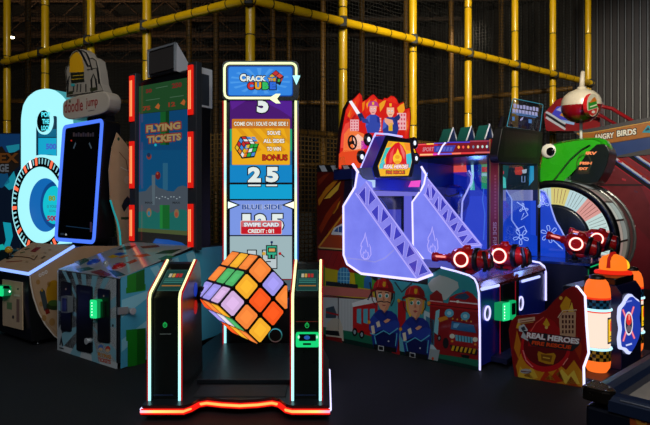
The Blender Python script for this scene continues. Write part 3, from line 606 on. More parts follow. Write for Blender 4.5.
# light box on top leaning out
zc = lambda y, x=176: tf.px(x, y)[1]
yA, yB = -tf.px(148.6, 60)[0], -tf.px(176.2, 60)[0]; zb_, zt_ = ztp-.03, tf.px(176, 42.5)[1]
mb = MB(); mb.extr([(TX+.0, zb_), (TX+.0, zt_), (TX+.01, zt_), (TX+.24, zb_)], 'y', yB, yA, P('16171b', .4), P('d4d6da', .5))
mb.box((TX-.012, yB+.02, zb_+.03), (TX+.001, yA-.02, zt_-.03), P('45403e', .3)); 
for y in (yB, yA-.02): mb.box((TX-.016, y, zb_), (TX+.004, y+.02, zt_), P('9aa0a4', .4))
mb.box((TX-.016, yB, zt_-.02), (TX+.004, yA, zt_), P('888c90', .4)); mb.build('header_box', tw, .003)
mb = MB(); mb.box((TX+.03, yB+.04, ztp-.05), (TX+.2, yA-.04, zb_+.01), BLACK); mb.build('header_bracket', tw)
feet(B, [(.08, .08), (.08, .92), (1.15, .08), (1.15, .92)], .06)
# ================================================================== JOYSTICK GAME (portrait monitor with blue edge)
fr = Fr(-2.79, 5.0, 53.13)
C_ = thing('arcade_machine', fr, 'arcade machine with blue-edged upright black monitor and rounded white topper, joystick deck in front', 'arcade machine')
f0 = fr.X(0); s0 = fr.Y(0); ZC = .70; DX = .38; ZB = .907; WC = .86
TAN = P('c8a27c', .4, 0, .12, 9); LTAN = P('b89a78', .4, 0, .1, 10)
mb = MB(); mb.extr([(.03, .05), (0, .42), (0, ZC-.005), (DX, ZB-.005), (.86, ZB-.005), (.86, 1.0), (1.25, 1.0), (1.25, .05)], 'y', .014, WC, P('0b0c0e', .4)); cb = mb.build('cabinet', C_, .004)
mb = MB(); dp = Pl(fr, (0, 0, ZC), (0, -1, 0), (DX, 0, ZB-ZC)); dl = math.hypot(DX, ZB-ZC); mb.prism(dp, [(-WC, 0), (0, 0), (0, dl+.05), (-WC, dl+.05)], 0, .008, TAN); dq = dp.off(.008); ar = Art(mb, dq)
br = P('5a3a22', .4); ar.poly(rpts([(30, 251.5), (36.5, 247), (41.5, 247.4), (35.5, 252.3)], 1), P('8a1c1c', .4), 1); ar.line([(14, 256.5), (22, 256.8), (30, 258), (34, 260), (36, 257.5), (37.5, 255.5)], 1, br, 1); ar.poly([(40.5, 258.4), (44, 256), (46, 256.6), (42.5, 259)], br, 1); ar.poly([(24, 249.4), (29, 248), (30, 249), (25.5, 250.2)], P('2a5a2a', .4), 1); ar.line([(6, 262), (22, 261)], .8, P('8a2a1c', .4), 1); ar.line([(20, 253), (25, 252)], .8, P('2a5a2a', .4), 1)
for x, y in ((45, 253), (50, 250), (33, 256), (27, 262), (43, 262), (18, 249)): ar.ell(x, y, 1.6, .8, P('a5825c', .4), 1)
deck = mb.build('control_deck', cb)
mb = MB(); q = dq.p3(10.5, 257.5); nn = Vector((-.2, 0, 1)).normalized(); mb.lathe(q, nn, [(.045, 0), (.045, .006), (.02, .02), (.012, .025), (.012, .075)], BLACK, 16); mb.build('joystick_shaft', deck)
mb = MB(); mb.ball(q+nn*.085, .038, P('d8a418', .25, 0, 0, 30, .5)); mb.build('joystick_ball', deck, label='yellow ball top')
mb = MB(); BL = E('86a8ff', 1.5); mb.tube([(-.006, WC, ZC), (-.006, 0, ZC), ], .016, BL, 8); mb.tube([(-.006, -.004, ZC+.002), (DX+.05, -.004, ZC+.002+(DX+.05)*(ZB-ZC)/DX)], .016, BL, 8); mb.build('led_edge', cb)
mb = MB(); ar = Art(mb, f0); ar.panel([(3.5, 279.3), (23, 282.3), (24, 329.8), (4, 325)], .0, LTAN) if False else None
q = [f0.px(*p) for p in ((3.5, 279.3), (23, 282.3), (23.5, 329.8), (4, 325))]; mb.prism(f0, q, .0005, .012, P('cdb08a', .45, 0, .1, 14)); ar = Art(mb, f0.off(.012)); ar.rect(16.5, 299, 19.5, 322, P('8a6a5a', .4), 0, .15); ar.ell(13.2, 317, 1, 1.8, lg, 0); ar.ell(18, 289, 1, .9, lg, 0); ar.rect(7, 302, 12, 309, P('6a8a58', .4), 0, .15); ar.rect(14, 294, 20, 296, P('e0d8b8', .4), 0, .15)
cdo = mb.build('coin_door', cb)
mb = MB(); pf = f0.off(.012); q = [pf.px(*p) for p in rrect(1, 284.5, 11.5, 294.5, 2, .1)]; mb.prism(pf, q, 0, .07, E('0a8a50', .6), E('18e888', .9)); ar = Art(mb, pf.off(.071)); ar.poly([(2.5, 288.5), (4, 285.6), (9, 285.8), (10.5, 289)], P('08140f', .3)); ar.ell(9.8, 291.5, 1, 1.2, E('e0fff0', 1.4)); mb.build('card_reader', cb, label='green lit card reader')
mb = MB(); ar = Art(mb, s0)
out = [(29.6, 275), (69, 249.5), (84, 246), (119, 246), (117, 226), (110.5, 200), (109, 170), (112, 148), (117, 132.5), (131, 150), (150, 168), (150, 322), (80, 336), (61, 341), (54, 336), (45, 325), (38, 312), (33, 297), (30.5, 285)]
ar.panel(out, .014, TAN)
ed = P('efe6d8', .4); ar.line([(29.8, 276), (31, 286), (33.6, 298), (38.6, 312.5), (45.6, 325), (54.3, 335.8), (60, 340)], 1.1, ed, 1); ar.line([(31.2, 275), (32.4, 285.5), (35.2, 297.5), (40, 311), (47, 323), (57, 333.6)], .7, P('b08a6a', .4), 1)
ar.ell(54, 294, 8, 14, P('c89018', .4), 1); ar.ell(54, 306, 8, 4, P('2f4020', .4), 2); ar.ell(54, 303, 6, 3, P('4a6a2a', .4), 3)
ar.poly([(39.5, 292), (42, 288), (44.6, 291), (48.5, 309), (44, 311)], P('3f4a4c', .4), 2); ar.poly([(44.5, 309), (48.5, 307.5), (50, 313), (46, 314.5)], P('8a2418', .4), 2); ar.ell(41.8, 290.3, 1, 1.4, P('c09018', .4), 3)
for x, y in ((40, 275.2), (43, 273.6), (46, 272)): ar.ering(x, y, 1.1, 1.4, .7, P('f4f0e8', .4), 2)
for x, y, r_ in ((41, 304, 2), (44, 318, 2.4), (52, 322, 3), (38, 282, 2), (49, 284, 2)): ar.ell(x, y, r_, r_*1.3, P('b5854a', .4), 1)
ar.poly([(124, 200), (127.5, 196), (131.5, 201), (135, 206), (131, 209), (128, 206), (124, 212), (121.5, 206)], P('1c1a18', .4), 1); ar.rect(121, 217, 129, 219.5, P('3a4a20', .4), 1)
ar.ell(118.5, 139, 1.2, 1.8, P('204a30', .4), 1); ar.line([(120.5, 167), (132, 173)], .7, P('e4d8c4', .4), 1); ar.ell(127, 180, 3, 4, P('d0b090', .4), 1); ar.line([(119, 152), (126, 160), (128, 172)], .8, P('8a5a3a', .4), 1)
sidep = mb.build('side_panel', cb)
mb = MB(); pts = [s0.p3(x, y, .006) for x, y in ((110, 200), (113, 210), (117, 221), (119.5, 232), (120.5, 246))]; mb.tube(pts, .009, E('2ac0c8', .5), 6); mb.build('edge_trim', sidep)
mb = MB(); mb.box((.93, .25, .99), (1.03, .65, 2.35), BLACK); mb.build('column', cb)
# monitor
MH = 1.346; mp = Pl(fr, (.70, 0, .935), (0, -1, 0), (.10, 0, MH)); yl, yr = -.925, -.075; mh = math.hypot(MH, .1)
ot = rpts([(yl, 0), (yr, 0), (yr, mh), (yl, mh)], .07, 5); mb = MB(); mb.prism(mp, ot, -.2, -.02, P('0a0b0f', .35)); 
i2 = rpts([(yl+.05, .05), (yr-.05, .05), (yr-.05, mh-.05), (yl+.05, mh-.05)], .045, 5)
mb.prism(mp, ot, -.02, 0, P('1a2038', .3)); mon = mb.build('monitor', C_)
mb = MB(); mid = rpts([(yl+.02, .02), (yr-.02, .02), (yr-.02, mh-.02), (yl+.02, mh-.02)], .06, 5)
mb.tube([mp.w(q, .004) for q in mid], .021, E('4a78ff', 1.15), 8, True); mb.build('led_frame', mon)
mb = MB(); mb.prism(mp, i2, .0, .006, P('07080b', .1)); ar = Art(mb, mp.off(.006)); e_ = lambda h: E(h, .7, True)
for i in range(9): ar.rect(73+2.4*i, 132.5+(i % 2), 74.8+2.4*i, 136.6, e_('2a2430' if i % 3 else '34282c'), 0, -.05)
for s_, x in ((1, 73), (-1, 92)): ar.poly([(x, 148), (x+s_*2.4, 142), (x+s_*3.2, 143.6), (x+s_*1, 149)], e_('3c4c58'), 0)
ar.ell(71.4, 140.6, .8, .8, e_('c02818'), 0); ar.line([(66, 226), (91, 229)], .8, e_('16324c'), 0); ar.rect(60.5, 233, 64, 235, e_('24303c'), 0); ar.ell(66, 234.5, 1, 1, e_('a0a8b0'), 0); ar.rect(90, 222, 92, 232, e_('3a2c44'), 0)
mb.build('screen', mon)
# topper: rounded white sign and a plain plaque above it
tp_ = fr.X(.86); mb = MB(); so = rpts([(62.5, 117), (62.5, 101), (74, 96.5), (104, 90.5), (109.5, 97), (108, 110), (100, 114.5), (70, 120)], 5, 4); q = [tp_.px(*p) for p in so]
mb.prism(tp_, q, -.15, 0, P('a89f96', .35)); top_ = mb.build('topper_sign', C_, .012)
mb = MB(); ar = Art(mb, tp_, .002); ar.text('doodle', 64.5, 100.8, 83, 113.4, P('8a1418', .4), 0, -.14, .01); mb.build('sign_lettering', top_); mb = MB(); ar = Art(mb, tp_, .002); ar.text('jump', 86.2, 98.4, 97.8, 109.6, P('8a1418', .4), 0, -.14, .01); ar.ell(70, 101.5, .9, 1.5, P('2a3a20', .4), 0); ar.line([(88, 111.2), (94.5, 110)], .6, P('6a5a50', .4), 0); mb.build('sign_lettering', top_)
pq = fr.X(.88); mb = MB(); so = [(66, 97.5), (66.5, 84), (64.8, 71), (66, 66), (68.5, 65), (69, 58), (72, 52.5), (76, 50), (82, 49), (87, 52), (90, 58), (93, 57), (97, 60), (99.5, 72), (101, 84), (104.5, 92)]
q = [pq.px(*p) for p in so]; mb.prism(pq, q, -.1, 0, P('8e8882', .4)); pl_ = mb.build('topper_plaque', top_, .006)
mb = MB(); ar = Art(mb, pq, .002); ar.line([(x+(84-x)*.06, y+(74-y)*.06) for x, y in so], 1.0, P('141416', .4), 0, True); ar.line([(86, 52), (90, 62), (92, 70)], 1.4, P('141416', .4), 0); ar.line([(86, 84), (86, 92)], 1.2, P('141416', .4), 0); ar.line([(87, 70), (97, 68), (99, 84)], 1.0, P('141416', .4), 0); ar.poly([(69.5, 72.5), (69.6, 60), (71.5, 55), (75, 52), (78.5, 52.4), (82, 57), (84, 66), (84, 72)], P('d09c14', .35), 0)
ar.poly([(70.5, 73), (84, 72), (84.5, 82), (71.5, 83.5)], P('20221c', .4), 0); ar.line([(72, 76), (83.6, 75)], .8, P('b09018', .4), 1); ar.line([(72, 79.4), (84, 78.4)], .8, P('b09018', .4), 1)
ar.line([(78, 49.6), (81, 52), (84, 58), (88, 66), (91, 66)], 2, P('141416', .4), 0); ar.line([(92, 92), (91.4, 80), (93.5, 74), (96, 80), (97, 90)], 1.6, P('15161a', .4), 0); ar.line([(68, 92), (68.4, 80), (69.6, 76)], 1.2, P('15161a', .4), 0)
for x in (74, 77.5, 81): ar.line([(x, 84), (x-.5, 92)], 1.1, P('2a2c2e', .4), 0)
ar.poly([(71, 84), (75, 83.6), (75, 86), (71.5, 86.4)], P('18a0b0', .4), 1); ar.poly([(67, 92), (73, 91), (73, 94), (67, 95)], P('2c3020', .4), 1); ar.poly([(90, 88), (97, 87), (97, 90.4), (90.5, 91.6)], P('2c3020', .4), 1)
mb.build('plaque_print', pl_)
mb = MB(); mb.box((.93, .3, 2.2), (1.02, .6, 2.45), BLACK); mb.build('topper_bracket', top_)
feet(C_, [(.12, .1), (.12, .76), (1.15, .1), (1.15, .76)], .06)
# ================================================================== PADLOCK GAME (glowing arch and dial)
fr = Fr(-3.833, 7.13, 60)
D = thing('arcade_machine', fr, 'arcade machine shaped like a glowing cyan padlock with a big round dial', 'arcade machine')
f0 = fr.X(0); CY = E('a6f4fc', 1.06); mb = MB(); lf = f0
out = [(21, 262), (21, 118), (23, 105), (28, 96.5), (36, 90.5), (46, 88.3), (55, 90), (63, 96), (69, 104), (72.5, 116), (74, 128), (74, 262)]
q = [f0.px(*p) for p in rpts(out, 3, 2)]; mb.prism(f0, q, -.28, 0, E('58ccd8', .5), CY); arch = mb.build('arch', D)
mb = MB(); ar = Art(mb, f0); ar.poly(rrect(36.2, 116, 57, 165, 2), E('0a3450', .7), 0); ar.rect(38.4, 138, 56.6, 160, E('12a8d0', .95), 1); ar.rect(38.4, 129, 56.6, 137, E('08688c', .9), 1); ar.ell(49, 158, 7, 3.4, E('06222c', .9), 2)
ar.text('500', 46, 143.5, 56.5, 149.5, E('3a62c8', 1), 2, 0, .05); mb.build('screen', arch)
mb = MB(); c = f0.p3(45.8, 121.5); rr = .175; mb.lathe(c, (-1, 0, 0), [(rr, 0), (rr, .03), (rr*.82, .035)], CY, 28); mb.lathe(c, (-1, 0, 0), [(rr*.82, .034), (0, .034)], P('04141c', .3), 28, False); ps = f0.off(.036); ar = Art(mb, ps)
for t, y, w_ in (('POP', 112, 4.4), ('THE', 119, 3.6), ('LOCK', 125.5, 4.4)): ar.text(t, 45.8-w_, y, 45.8+w_, y+5, E('58e8f8', 1.1), 0, 0, .04)
mb.build('badge', arch)
cen = fr.X(-.20).p3(40.5, 205); r0 = .645; mb = MB(); ax = Vector((-1, 0, 0))
c6 = cen+ax*.0
mb.lathe(c6, ax, [(r0, -.20), (r0, .0), (r0-.035, .012)], CY, 48); mb.lathe(c6, ax, [(r0-.035, .01), (.49, .01)], P('050a10', .25), 48, False)
mb.lathe(c6, ax, [(.49, .01), (.48, .014), (.435, .0), (.346, -.06)], CY, 48); mb.lathe(c6, ax, [(.346, -.06), (.31, -.19)], E('1470c4', .8), 48); mb.lathe(c6, ax, [(.32, -.19), (.25, -.191)], E('0c4c94', .8), 48, False); mb.lathe(c6, ax, [(.25, -.188), (0, -.188)], E('10c4d4', .95), 48, False)
dial = mb.build('dial', D)
mb = MB()
for k in range(54):
    a_ = R(4+k*360/54); hot = k % 9 in (0, 5) ; wht = k == 16
    y_, z_ = -math.cos(a_), math.sin(a_); u_ = Vector((0, y_, z_)); v_ = Vector((0, -z_, y_)); w_ = .022 if (hot or wht) else .01; m_ = E('ff6a48', 1.3) if hot else (E('f4f4ff', 1.3) if wht else E('9ae4ee', .9))
    if hot and wht: m_ = E('f4f4ff', 1.3)
    a0_, a1_ = (.511, .614) if hot or wht else (.526, .598); p_ = cen+ax*.013
    mb = MB(); mb.add([p_+u_*a0_-v_*w_, p_+u_*a0_+v_*w_, p_+u_*a1_+v_*w_*1.15, p_+u_*a1_-v_*w_*1.15], [(0, 1, 2, 3)], m_); mb.build('tick_light', dial)
mb = MB(); ps = Pl(fr, cen-ax*.186, (0, -1, 0), (0, 0, 1)); ar = Art(mb, ps)
ar.text('80', 48.5, 195.5, 55.5, 201, E('80a028', .9), 0, 0, .05); ar.text('IS YOUR', 47, 205, 58, 208, E('2a8aa0', .9), 0, 0, .03); ar.text('GOAL', 49, 209.6, 56, 212, E('2a8aa0', .9), 0, 0, .03); ar.text('500', 47, 215.5, 57.5, 221, E('981c48', .95), 0, 0, .05); mb.build('dial_print', dial)
mb = MB(); w_ = abs(f0.px(21, 200)[0]-f0.px(74, 200)[0])/2; yc = -(f0.px(21, 200)[0]+f0.px(74, 200)[0])/2
mb.box((-.3, yc-w_, .05), (-.02, yc+w_, .75), P('0d2a34', .4)); mb.box((-.02, yc-w_, .05), (.28, yc+w_, .9), P('0d2a34', .4)); mb.build('pedestal', D, .02)
feet(D, [(-.25, yc-w_+.1), (-.25, yc+w_-.1), (.2, yc-w_+.1), (.2, yc+w_-.1)], .06)
# ================================================================== FAR-LEFT CABINET, only its edge in view
fr = Fr(-4.42, 7.55, 53.13)
E_ = thing('arcade_machine', fr, 'dark blue arcade cabinet with lit rocky lettering, cut off at the left frame edge', 'arcade machine')
f0 = fr.X(0); mb = MB(); mb.box((0, 0, .05), (.7, 1.3, 2.36), P('0c1424', .4)); eb = mb.build('cabinet', E_, .01)
mb = MB(); ar = Art(mb, f0); e_ = lambda h, s=.6: E(h, s)
ar.poly([(-6, 133), (20.5, 133), (20.5, 255), (-6, 255)], e_('061428', .6), 0); ar.poly([(-6, 134), (20, 134), (20, 150), (14, 152), (8, 154), (-6, 148)], e_('0c3868'), 1); ar.poly([(6, 146), (19.5, 144), (19.5, 149), (15, 152), (9, 153)], e_('1c90a8'), 2); ar.poly([(4, 185), (14, 171), (16, 178), (15, 188), (9, 190)], e_('18a0b8'), 1); ar.poly([(-6, 176), (7, 171), (10, 182), (2, 188), (-6, 186)], e_('0e4c78'), 1)
ar.poly([(-6, 150), (2, 146), (6, 152), (12, 153), (19.5, 150), (19.5, 166), (12, 172), (4, 174), (-6, 172)], e_('1a1410', .6), 2)
ar.otext('LEX', -8, 153, 19, 163, e_('5c3412'), e_('120c08', .5), 3, 0, .04, 0, .8); ar.text('AGE', -6, 164, 9, 172, e_('5a6068', .6), 4, 0, .04)
ar.poly([(3, 222), (11, 223), (13, 236), (10, 246), (14, 252), (2, 252), (6, 240)], e_('14b0c8'), 1); ar.poly([(-6, 246), (3, 244), (8, 252), (-6, 252)], e_('18c8c0'), 1)
mb.build('backlit_print', eb); feet(E_, [(.08, .1), (.08, 1.2), (.62, .1), (.62, 1.2)], .06)
# ================================================================== FIRE-HOSE SHOOTING GAME (right of centre)
FX_, FY_, FA = 1.26, 4.31, 50.7
fr = Fr(FX_, FY_, FA)
G1 = thing('shooting_game', fr, 'fire-fighting shooting game with two cartoon firefighters on its side and flame-shaped topper', 'arcade machine')
s0 = fr.X(0); f0 = fr.Y(0); NEON = E('c9c6ff', 1.5); NAVY = P('1a2cb0', .35, 0, .1, 6, .3); DKB = P('0a1030', .35)
WF = 1.69
mb = MB(); mb.extr([(0, .06), (0, .615), (.04, .69), (.10, .70), (1.72, .70), (1.72, .06)], 'x', .016, WF-.016, P('0c1030', .4)); gcab = mb.build('cabinet', G1)
mb = MB(); ar = Art(mb, s0, .0006, .0004)
out = [(480, 371), (479, 292), (476.8, 283), (469.5, 275.8), (441, 267.5), (436, 268), (358, 262), (352, 255), (352, 165), (317, 165), (317, 337.5)]
ar.panel(out, .016, P('0e1a22', .4))
c = lambda h: P(h, .38, 0, 0, 30, .25)
# upper rear part: hazard stripe, flames, gable
ar.rect(317, 165, 352, 172, c('14161c'), 1)
for x in (320, 331.5, 343.5): ar.poly([(x-1, 165.6), (x+4.5, 165.4), (x+7.5, 171.4), (x+2, 171.6)], c('c8ccd4'), 2)
ar.poly([(317, 172), (352, 172), (352, 262), (317, 262)], c('5c120c'), 1)
fl = [([(318, 200), (326, 188), (337, 178), (341, 176), (334, 186), (325, 196), (319, 206)], 'c87818'), ([(324, 199), (332, 190), (341, 181), (338, 190), (330, 198)], 'e8b838'), ([(319, 228), (326, 214), (334, 203), (341, 196), (336, 209), (328, 221), (321, 234)], '98300e'), ([(332, 213), (336, 206), (341, 200), (338, 208), (334, 214)], 'c8801c'), ([(318, 180), (324, 175), (330, 173), (324, 180), (319, 186)], '8a2a10'), ([(328, 230), (338, 218), (345, 210), (346, 214), (336, 224), (330, 234)], '7c1e10')]
for pts, h in fl: ar.poly(pts, c(h), 2)
ar.poly([(345, 174), (352, 172), (352, 262), (344, 240), (343, 205)], c('1a0f28'), 2)
ar.poly([(319, 247), (344, 214), (352, 210), (352, 250)], c('a8401a'), 3); ar.line([(318.5, 247.5), (344, 213.5)], 1.8, c('d8902c'), 4); ar.line([(319, 247.6), (352, 250)], 1.4, c('d0a868'), 4); ar.line([(320, 248.8), (352, 251.4)], .8, c('30301c'), 5)
ar.poly([(331, 234.5), (334, 228), (341, 224), (344, 223), (344, 235.5)], c('d8dce0'), 4); ar.poly([(334, 231.5), (337, 227.6), (343, 225.6), (343, 232.6)], c('3a5a9a'), 5); ar.line([(338.5, 226), (338.5, 232)], .6, c('e8e8e8'), 6)
ar.poly([(318, 250), (352, 252.4), (358, 262), (376, 270), (371, 276), (326, 268), (318, 262)], c('981a18'), 4)
for i in range(6): ar.line([(326+6*i, 252+i), (321+6*i, 264+i)], .5, c('701010'), 5)
# building, awning, garage
ar.poly([(318, 262), (326, 265), (358, 268), (362, 272), (372, 278), (377, 292), (375, 300), (318, 294)], c('c6b416'), 3)
ar.poly([(354, 271), (364, 274), (376, 281), (376, 290), (356, 287)], c('4f9a24'), 4); ar.poly([(318, 264), (325, 265), (325, 290), (318, 290)], c('3a8030'), 4)
ar.poly([(337.5, 284), (338, 272), (340, 268.5), (344, 267), (348, 268.5), (350, 273), (349.5, 285)], c('2a80b8'), 5); ar.poly([(364, 288), (364.5, 278), (368, 275), (372, 278), (372, 289)], c('2a70a8'), 5)
for x in (341, 344, 347): ar.line([(x, 268), (x, 284)], .5, c('9adce8'), 6)
for y in (272, 276, 280): ar.line([(338, y), (350, y+.8)], .5, c('9adce8'), 6)
ar.poly([(326, 281), (358, 284.5), (358, 288.5), (326, 285.5)], c('24242a'), 6)
ar.poly([(318, 285.5), (358, 288.4), (372, 290), (374, 298), (318, 294.5)], c('c06a60'), 6); ar.line([(318, 296), (372, 299.5)], 1.4, c('7a2c28'), 6)
ar.poly([(318, 295), (378, 300), (378, 345), (318, 338)], c('b8bfc2'), 3); ar.line([(338.5, 297), (338.5, 330)], .8, c('2a3038'), 7); ar.line([(338.5, 297), (370, 300)], .7, c('2a3038'), 7)
for x in range(342, 356, 3): ar.line([(x, 300), (x, 330)], .4, c('9aa4aa'), 4)
ar.poly([(318, 326), (480, 352), (480, 371), (318, 337.6)], c('1c6a50'), 5)
ar.poly([(318, 338), (318, 333), (400, 350), (480, 367), (480, 371)], c('0a2a26'), 6)
# parked car at the left
ar.poly([(326, 330), (328, 322), (334, 318), (340, 319), (343, 327), (344, 341), (326, 338)], c('c0b8a8'), 7); ar.poly([(326, 308), (334, 306), (337, 314), (336, 318), (326, 318)], c('3a4a58'), 7); ar.line([(326, 312), (339, 315)], 1.6, c('a82028'), 8); ar.poly([(326, 336), (342, 338), (343, 344), (326, 341)], c('7a1818'), 8); ar.poly([(326, 330), (339, 331), (340, 336), (326, 334.5)], c('1c2024'), 8)
# red fire engine behind the firefighters
def engine(x0, y0, x1, y1, k):
    pass
ar.poly([(353, 303), (372, 299), (378, 300), (378, 338), (353, 331)], c('b81c1c'), 7); ar.poly([(352, 303), (372, 297), (378, 298), (378, 302), (353, 307)], c('dfe4e6'), 8)
for x0, x1 in ((357, 361.5), (363.5, 368), (370, 375)): ar.poly([(x0, 309), (x1, 308.6), (x1, 324), (x0, 322.5)], c('5ab0c4'), 8)
for x, y in ((355, 332), (362, 334.5)): ar.ell(x, y, 2.6, 4.2, c('101216'), 9); ar.ell(x, y, 1.3, 2.2, c('8aa0a8'), 10)
ar.poly([(378, 278), (436, 286), (436, 352), (378, 340)], c('3aa0a8'), 6); ar.poly([(398, 300), (406, 301), (406, 352), (398, 350)], c('b01820'), 7); ar.poly([(424, 310), (437, 316), (437, 356), (424, 354)], c('b8d4dc'), 7); ar.poly([(426, 316), (434.5, 320), (434.5, 345), (427, 344)], c('3a7a98'), 8); ar.poly([(390, 325), (400, 327), (400, 355), (392, 353)], c('a01820'), 7); ar.poly([(399, 330), (405, 332), (406, 352), (400, 351)], c('60b0c0'), 8)
ar.line([(370, 282), (372, 292), (368, 300)], 1.6, c('2a3a44'), 8); ar.line([(395, 282), (402, 292), (412, 283)], 1.8, c('2c4650'), 8)
ar.poly([(424, 348), (440, 350), (438, 361), (424, 358)], c('9aa8ac'), 9); ar.ell(433, 358.5, 1.2, 1.6, c('d05028'), 10)
# cloud of smoke, sky, red deck car, beam
ar.poly([(428, 276), (441, 268.3), (469, 276.4), (476, 283.5), (478.6, 300), (478.8, 312), (428, 304)], c('2f98a0'), 7)
ar.poly([(428, 284), (432, 279), (440, 275), (447, 277), (453, 279.5), (458, 282), (459, 288), (454, 292), (450, 296), (446, 300), (441, 300), (436, 294), (431, 291)], c('b4c2c0'), 8)
ar.poly([(430, 302), (430, 295), (437, 290), (442, 294), (444, 303.5)], c('8a1a1c'), 9); ar.poly([(430, 300), (443, 301.6), (443, 303.4), (430, 302)], c('d0a0a0'), 10)
ar.poly([(448, 304), (450, 297), (456, 294), (468, 291), (473, 294), (478, 300), (478.6, 309)], c('a81a20'), 9); ar.poly([(454, 298), (458, 294.6), (466, 293), (470, 297), (466, 300)], c('244a6a'), 10); ar.line([(450, 301), (478, 304)], 1.2, c('e8d8d8'), 10); ar.ell(458, 301.5, 1.6, 1.4, c('f0f0e0'), 11); ar.ell(464, 291, 1.8, 1.2, c('2a6ac0'), 10)
ar.poly([(428, 301), (479, 306.5), (479, 312.5), (428, 306)], c('b01c20'), 11); ar.line([(428, 304), (479, 309.6)], .8, c('501014'), 12)
# big fire engine front
ar.poly([(430, 306), (479, 312.6), (479.5, 360), (440, 354), (430, 340)], c('8e1418'), 8)
ar.ell(449.5, 313, 4.6, 4.2, c('58b4d4'), 12); ar.ell(449.5, 313, 2.2, 2, c('a8e0f0'), 13); ar.ell(465.5, 316, 4.6, 4.2, c('58b4d4'), 12); ar.ell(465.5, 316, 2.2, 2, c('a8e0f0'), 13)
ar.poly([(438, 318), (447, 315.5), (448.5, 319), (440, 322)], c('d88820'), 12); ar.poly([(436, 311), (440, 309), (438, 335), (434, 332)], c('8accd8'), 9)
ar.poly([(452, 321), (474, 325), (476.5, 333), (451, 329)], c('2468a0'), 12); ar.poly([(454, 323), (460, 323.4), (457, 328), (453.6, 327.4)], c('74b8e0'), 13)
for i in range(5): ar.ell(453+4.6*i, 318.6+.7*i, .8, .9, c('e0b040'), 13)
ar.poly([(449, 330), (478, 334.5), (478.5, 348), (450, 344)], c('a4181c'), 12); ar.poly([(455.5, 334.5), (473, 337.2), (473, 343), (456, 340.6)], c('64b8d0'), 13)
for i in range(5): ar.line([(458.5+3*i, 335+.5*i), (458.8+3*i, 341+.4*i)], .7, c('14323c'), 14)
for x, y in ((452.5, 336), (475.5, 339.4)): ar.ell(x, y, 2.6, 2.4, c('e8e4d0'), 13); ar.ell(x, y+5, 1.3, 1.2, c('e08828'), 13)
ar.poly([(450, 344.8), (478, 349.5), (477, 355), (452, 350.6)], c('181818'), 13)
for i in range(6): ar.poly([(453+4.2*i, 345.4+.6*i), (455.4+4.2*i, 345.8+.6*i), (453.6+4.2*i, 350.8+.6*i), (451.4+4.2*i, 350.2+.6*i)], c('d8a818'), 14)
ar.ell(446, 343, 3, 5.5, c('14181c'), 11); ar.ell(439.5, 338, 2, 3.2, c('16181c'), 11); ar.ell(439.5, 338, 1, 1.6, c('8898a0'), 12); ar.poly([(461, 354), (470, 355.4), (469, 358.4), (462, 357)], c('0c1214'), 14)
